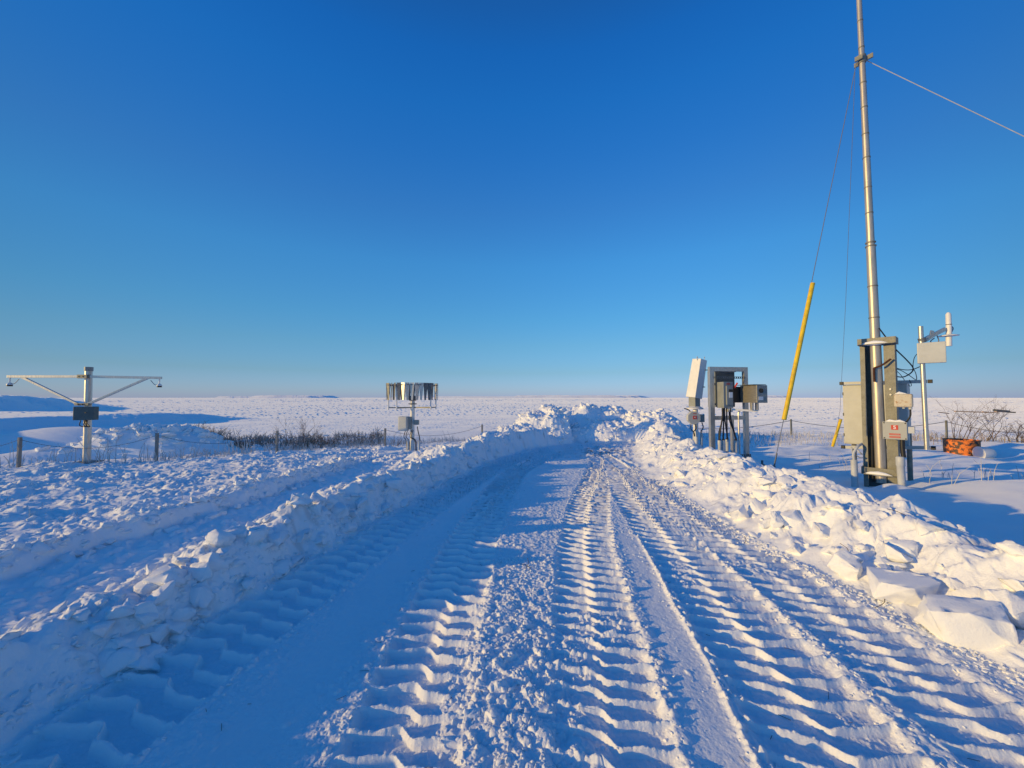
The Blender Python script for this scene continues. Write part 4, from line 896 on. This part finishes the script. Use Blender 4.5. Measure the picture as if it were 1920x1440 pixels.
e3 = P(2400, 470, 6.0); g3 = guy('guy_wire', 'guy wire running down to the right from the mast collar against the sky', [hub + Vector((.1, 0, .0)), e3.lerp(hub, .5) - Vector((0, 0, .05)), e3], .007, 'pvc')

# ------------------------------------------------------------------ drum, bucket, far timber
Zd = 11.3; pd = P(1803, 846, Zd); gd = hz(pd.x, Zd)
td = thing('fire_pit_drum', 'short cut orange drum with burnt black patches lying in the snow', 'drum', (pd.x, Zd, gd - .05))
hd = P(1803, 825, Zd).z - gd + .05; rd = 31.5 * Zd / FPX * .74
MB().tube([(0, 0, 0), (0, 0, hd * .5), (0, 0, hd)], [rd * .97, rd, rd * 1.0], 40, False).build('wall', 'orange_drum', td, smooth=True)
MB().tube([Vector((math.cos(t) * rd, math.sin(t) * rd, hd)) for t in [2 * math.pi * k / 40 for k in range(41)]], .018, 8, False).build('rim', 'orange_drum', td, smooth=True)
MB().tube([(0, 0, hd * .1), (0, 0, hd * .85)], rd * .96, 30).build('snow_fill', 'snow_lump', td)
pk = P(1846, 847, 10.75); gk = hz(pk.x, 10.75)
tag(MB().tube([Vector((pk.x - .16, 10.75, gk + .12)), Vector((pk.x + .10, 10.7, gk + .13)), Vector((pk.x + .12, 10.7, gk + .13))], [.19, .15, .13], 24).build('plastic_bucket', 'white_paint', None, smooth=True), 'white plastic bucket on its side against the orange drum', 'bucket')
rgt = random.Random(4)
for (px0, px1, py, Z, th, m_, lab) in ((1760, 1779, 773, 95, .35, 'rust', 'reddish plank end lying at the left end of the far timber'),
    (1790, 1852, 771, 95, .5, 'timber', 'long pale pole lying on the plain behind the bare bush'),
    (1842, 1872, 772, 94, .45, 'timber', 'short brown log between the long pale pole and the dark crate'),
    (1865, 1890, 769, 94, 1.0, 'dark_box', 'dark slanting crate side lying on the plain at the far right'),
    (1866, 1902, 771, 95, .7, 'timber', 'pale broken boards under the dark slanting crate side')):
    a = P(px0, py, Z); b = P(px1, py + .8, Z); g = hz(a.x, Z); gb = hz(b.x, Z); a.z = max(a.z, g + .2) ; b.z = max(b.z - .2, gb + .15)
    tag(MB().bar(a, b, th * .8, th * .45).build('beam', m_, None, bevel=.03), lab, 'timber', 'far timber debris')

# ------------------------------------------------------------------ vegetation
def bush(name, label, x, y, hgt, wid, n, m, seed, group=None, lev=3, r0=.012, cat='bush'):
    rg = random.Random(seed); g = hz(x, y); mb = MB(); mt = MB()
    def grow(p, d, l, r, lv):
        pts = [p]; q = p.copy()
        for k in range(3):
            d = (d + Vector((rg.gauss(0, .13), rg.gauss(0, .13), rg.gauss(0, .10) + .04))).normalized(); q = q + d * l / 3; pts.append(q.copy())
        (mb if lv == lev else mt).tube(pts, [r, r * .85, r * .7, r * .5], 4 if lv < lev else 5, False)
        if lv > 0:
            for _ in range(rg.choice([2, 3, 3])):
                k = rg.choice([1, 2, 3, 3]); dd = (d + Vector((rg.gauss(0, .5), rg.gauss(0, .5), rg.gauss(.1, .3)))).normalized(); grow(pts[k], dd, l * rg.uniform(.55, .8), r * .58, lv - 1)
    for _ in range(n):
        a = rg.uniform(0, 6.28); k = rg.random() ** .6; p = Vector((math.cos(a) * k * wid * .35, math.sin(a) * k * wid * .2, -.1))
        d = Vector((math.cos(a) * k * wid / hgt * .6, math.sin(a) * k * .4, 1)).normalized(); grow(p, d, hgt * rg.uniform(.35, .5), r0, lev)
    t = thing(name, label, cat, (x, y, g), 0, group); mb.build('stem', 'twig', t); mt.build('twigs', m, t); return t
def bx_(px, py, Z): p = P(px, py, Z); return p.x, Z
x, y = bx_(372, 820, 16.2); bush('bare_bush', 'rounded brown bush beside the old snow pile beyond the fence', x, y, .85, 1.7, 80, 'brush', 1, 'bare bushes beyond the fences')
x, y = bx_(560, 830, 15.5); bush('bare_bush', 'tallest thin bare bush behind the fence, right of the grey post', x, y, 1.15, 1.5, 12, 'frost_twig', 2, 'bare bushes beyond the fences', 3, .010)
x, y = bx_(432, 830, 14.6); bush('bare_bush', 'low tangled bare bush between the rounded bush and the fence post', x, y, .42, 1.3, 50, 'twig', 3, 'bare bushes beyond the fences', 2)
x, y = bx_(600, 826, 15.0); bush('bare_bush', 'dense low bare bush right of the tallest thin bush', x, y, .45, 1.5, 60, 'twig', 4, 'bare bushes beyond the fences', 2)
x, y = bx_(1812, 832, 13.4); bush('bare_bush', 'spreading dark branched bush behind the orange drum', x, y, 1.75, 2.0, 9, 'twig', 5, 'bare bushes beyond the fences', 4, .013)
x, y = bx_(1915, 832, 13.0); bush('bare_bush', 'bare bush cut by the right picture edge', x, y, .8, .9, 12, 'twig', 6, 'bare bushes beyond the fences', 3, .012)
x, y = bx_(745, 838, 12.6); bush('bare_bush', 'sparse dry stalks left of the leaf shield gauge post', x, y, .85, .5, 5, 'twig', 7, 'bare bushes beyond the fences', 2, .006)

def clump(x, y, seed): return .55 + .8 * max(0, float(fbm(np.array([x / .8]), np.array([y / .8]), seed, 2)[0]) + .3)
def blades(name, pts, label, m, h0, h1, wd=.006, lean=.35, seed=1, fork=.3):
    rg = random.Random(seed); V = []; F = []
    P_ = np.array(pts); zz, _, _ = H(P_[:, 0], P_[:, 1], False)
    for (x, y), z in zip(pts, zz):
        h = rg.uniform(h0, h1) * clump(x, y, seed); a = rg.uniform(0, 6.28); k = rg.uniform(0, lean) * h; 
        def st(p, q, w0, w1):
            o = len(V)
            for (c, w_) in ((p, w0), (q, w1)):
                for t in (0, 2.09, 4.19): V.append((c[0] + math.cos(t) * w_, c[1] + math.sin(t) * w_, c[2]))
            F.extend([(o, o + 1, o + 4, o + 3), (o + 1, o + 2, o + 5, o + 4), (o + 2, o, o + 3, o + 5)])
        b = (x, y, z - .03); m1 = (x + math.cos(a) * k * .4, y + math.sin(a) * k * .4, z + h * .6); e = (x + math.cos(a) * k, y + math.sin(a) * k, z + h)
        st(b, m1, wd, wd); st(m1, e, wd, wd * .6)
        if rg.random() < fork:
            a2 = rg.uniform(0, 6.28); st(m1, (m1[0] + math.cos(a2) * h * .25, m1[1] + math.sin(a2) * h * .25, m1[2] + h * .28), wd * .8, wd * .5)
    me = bpy.data.meshes.new(name); me.from_pydata(V, [], F); me.materials.append(MATS[m]); o = bpy.data.objects.new(name, me); COL.objects.link(o); o['kind'] = 'stuff'; o['label'] = label; return o
rg = random.Random(9)
def along_fence(n, x0, x1, d0, d1): return [(x_, np.interp(x_, FX, FY) + rg.uniform(d0, d1)) for x_ in [rg.uniform(x0, x1) for _ in range(n)]]
blades('frosted_grass', along_fence(170, -13, -7.2, -.35, .6) + along_fence(60, -7.2, -2, -.1, .8), 'frost coated stalks standing along the left fence', 'frost_grass', .15, .50, .007, .5, 1, .5)
blades('frosted_grass', along_fence(1500, -9.5, 1.0, .4, 2.2), 'short frosted grass behind the left fence', 'frost_grass', .06, .24, .006, .6, 2)
low = []
while len(low) < 1900:
    px = rg.uniform(335, 720); Z = rg.uniform(13.6, 18.0); q = P(px, 800, Z).x
    if clump(q, Z * .6, 77) > .62 + .4 * rg.random(): low.append((q, Z))
blades('brushwood', low, 'low brown brushwood in the hollow beyond the left fence', 'brush', .05, .28, .006, .9, 3, .9)
blades('brushwood', [(a + rg.gauss(0, .1), b - .4) for a, b in low[:1100]], 'frosted brushwood in front of the brown brush', 'frost_twig', .1, .4, .008, .9, 4, .9)
blades('frosted_grass', along_fence(800, 6, 20, -1.2, 1.5) + [(rg.uniform(7, 12), rg.uniform(12, 16)) for _ in range(500)], 'frosted grass beyond the right bank under the rope fence', 'frost_grass', .06, .30, .006, .5, 5, .5)
blades('brushwood', [(rg.gauss(15.5, 1.4), rg.uniform(12.6, 14.6)) for _ in range(220)], 'thin dry stems around the dark bush on the right', 'brush', .1, .4, .005, .8, 6, .9)
blades('dry_stalks', [(rg.uniform(7.0, 10.5), rg.uniform(6.6, 9.5)) for _ in range(60)], 'dry stalks poking from the snow right of the mast', 'frost_grass', .1, .42, .005, .7, 7, .5)
blades('frosted_grass', [(rg.uniform(-9, -4.5), rg.uniform(5, 10)) for _ in range(60)], 'single stalks in the crusted field', 'frost_grass', .04, .15, .004, .6, 8)
# twigs and straw dropped on the road and banks
tw = MB(); rg = random.Random(3)
for _ in range(150):
    y = .9 + 6 * rg.random() ** 1.4; x = rg.uniform(-1.7, 2.7); z = hz(x, y) + .004; a = rg.uniform(0, 6.28); l = rg.uniform(.015, .06); tw.tube([(x, y, z), (x + math.cos(a) * l, y + math.sin(a) * l, z + .006)], .0013, 3, False)
for (px, py, Z, l) in ((1700, 1000, 3.6, .14), (1590, 1025, 3.6, .12), (1640, 1115, 2.95, .16), (1395, 1010, 4.3, .1), (985, 1065, 3.6, .12), (995, 1062, 3.62, .1)):
    p = P(px, py, Z); z = hz(p.x, p.y) + .01; a = rg.uniform(0, 6.28); tw.tube(curve([(p.x, p.y, z), (p.x + l * .5 * math.cos(a), p.y + l * .4 * math.sin(a), z + .03), (p.x + l * math.cos(a + .3), p.y + l * math.sin(a + .3), z + .05)], 4), .0028, 4, False)
o = tw.build('twig_litter', 'twig'); o['kind'] = 'stuff'; o['label'] = 'bits of twig and straw dropped on the snow road'
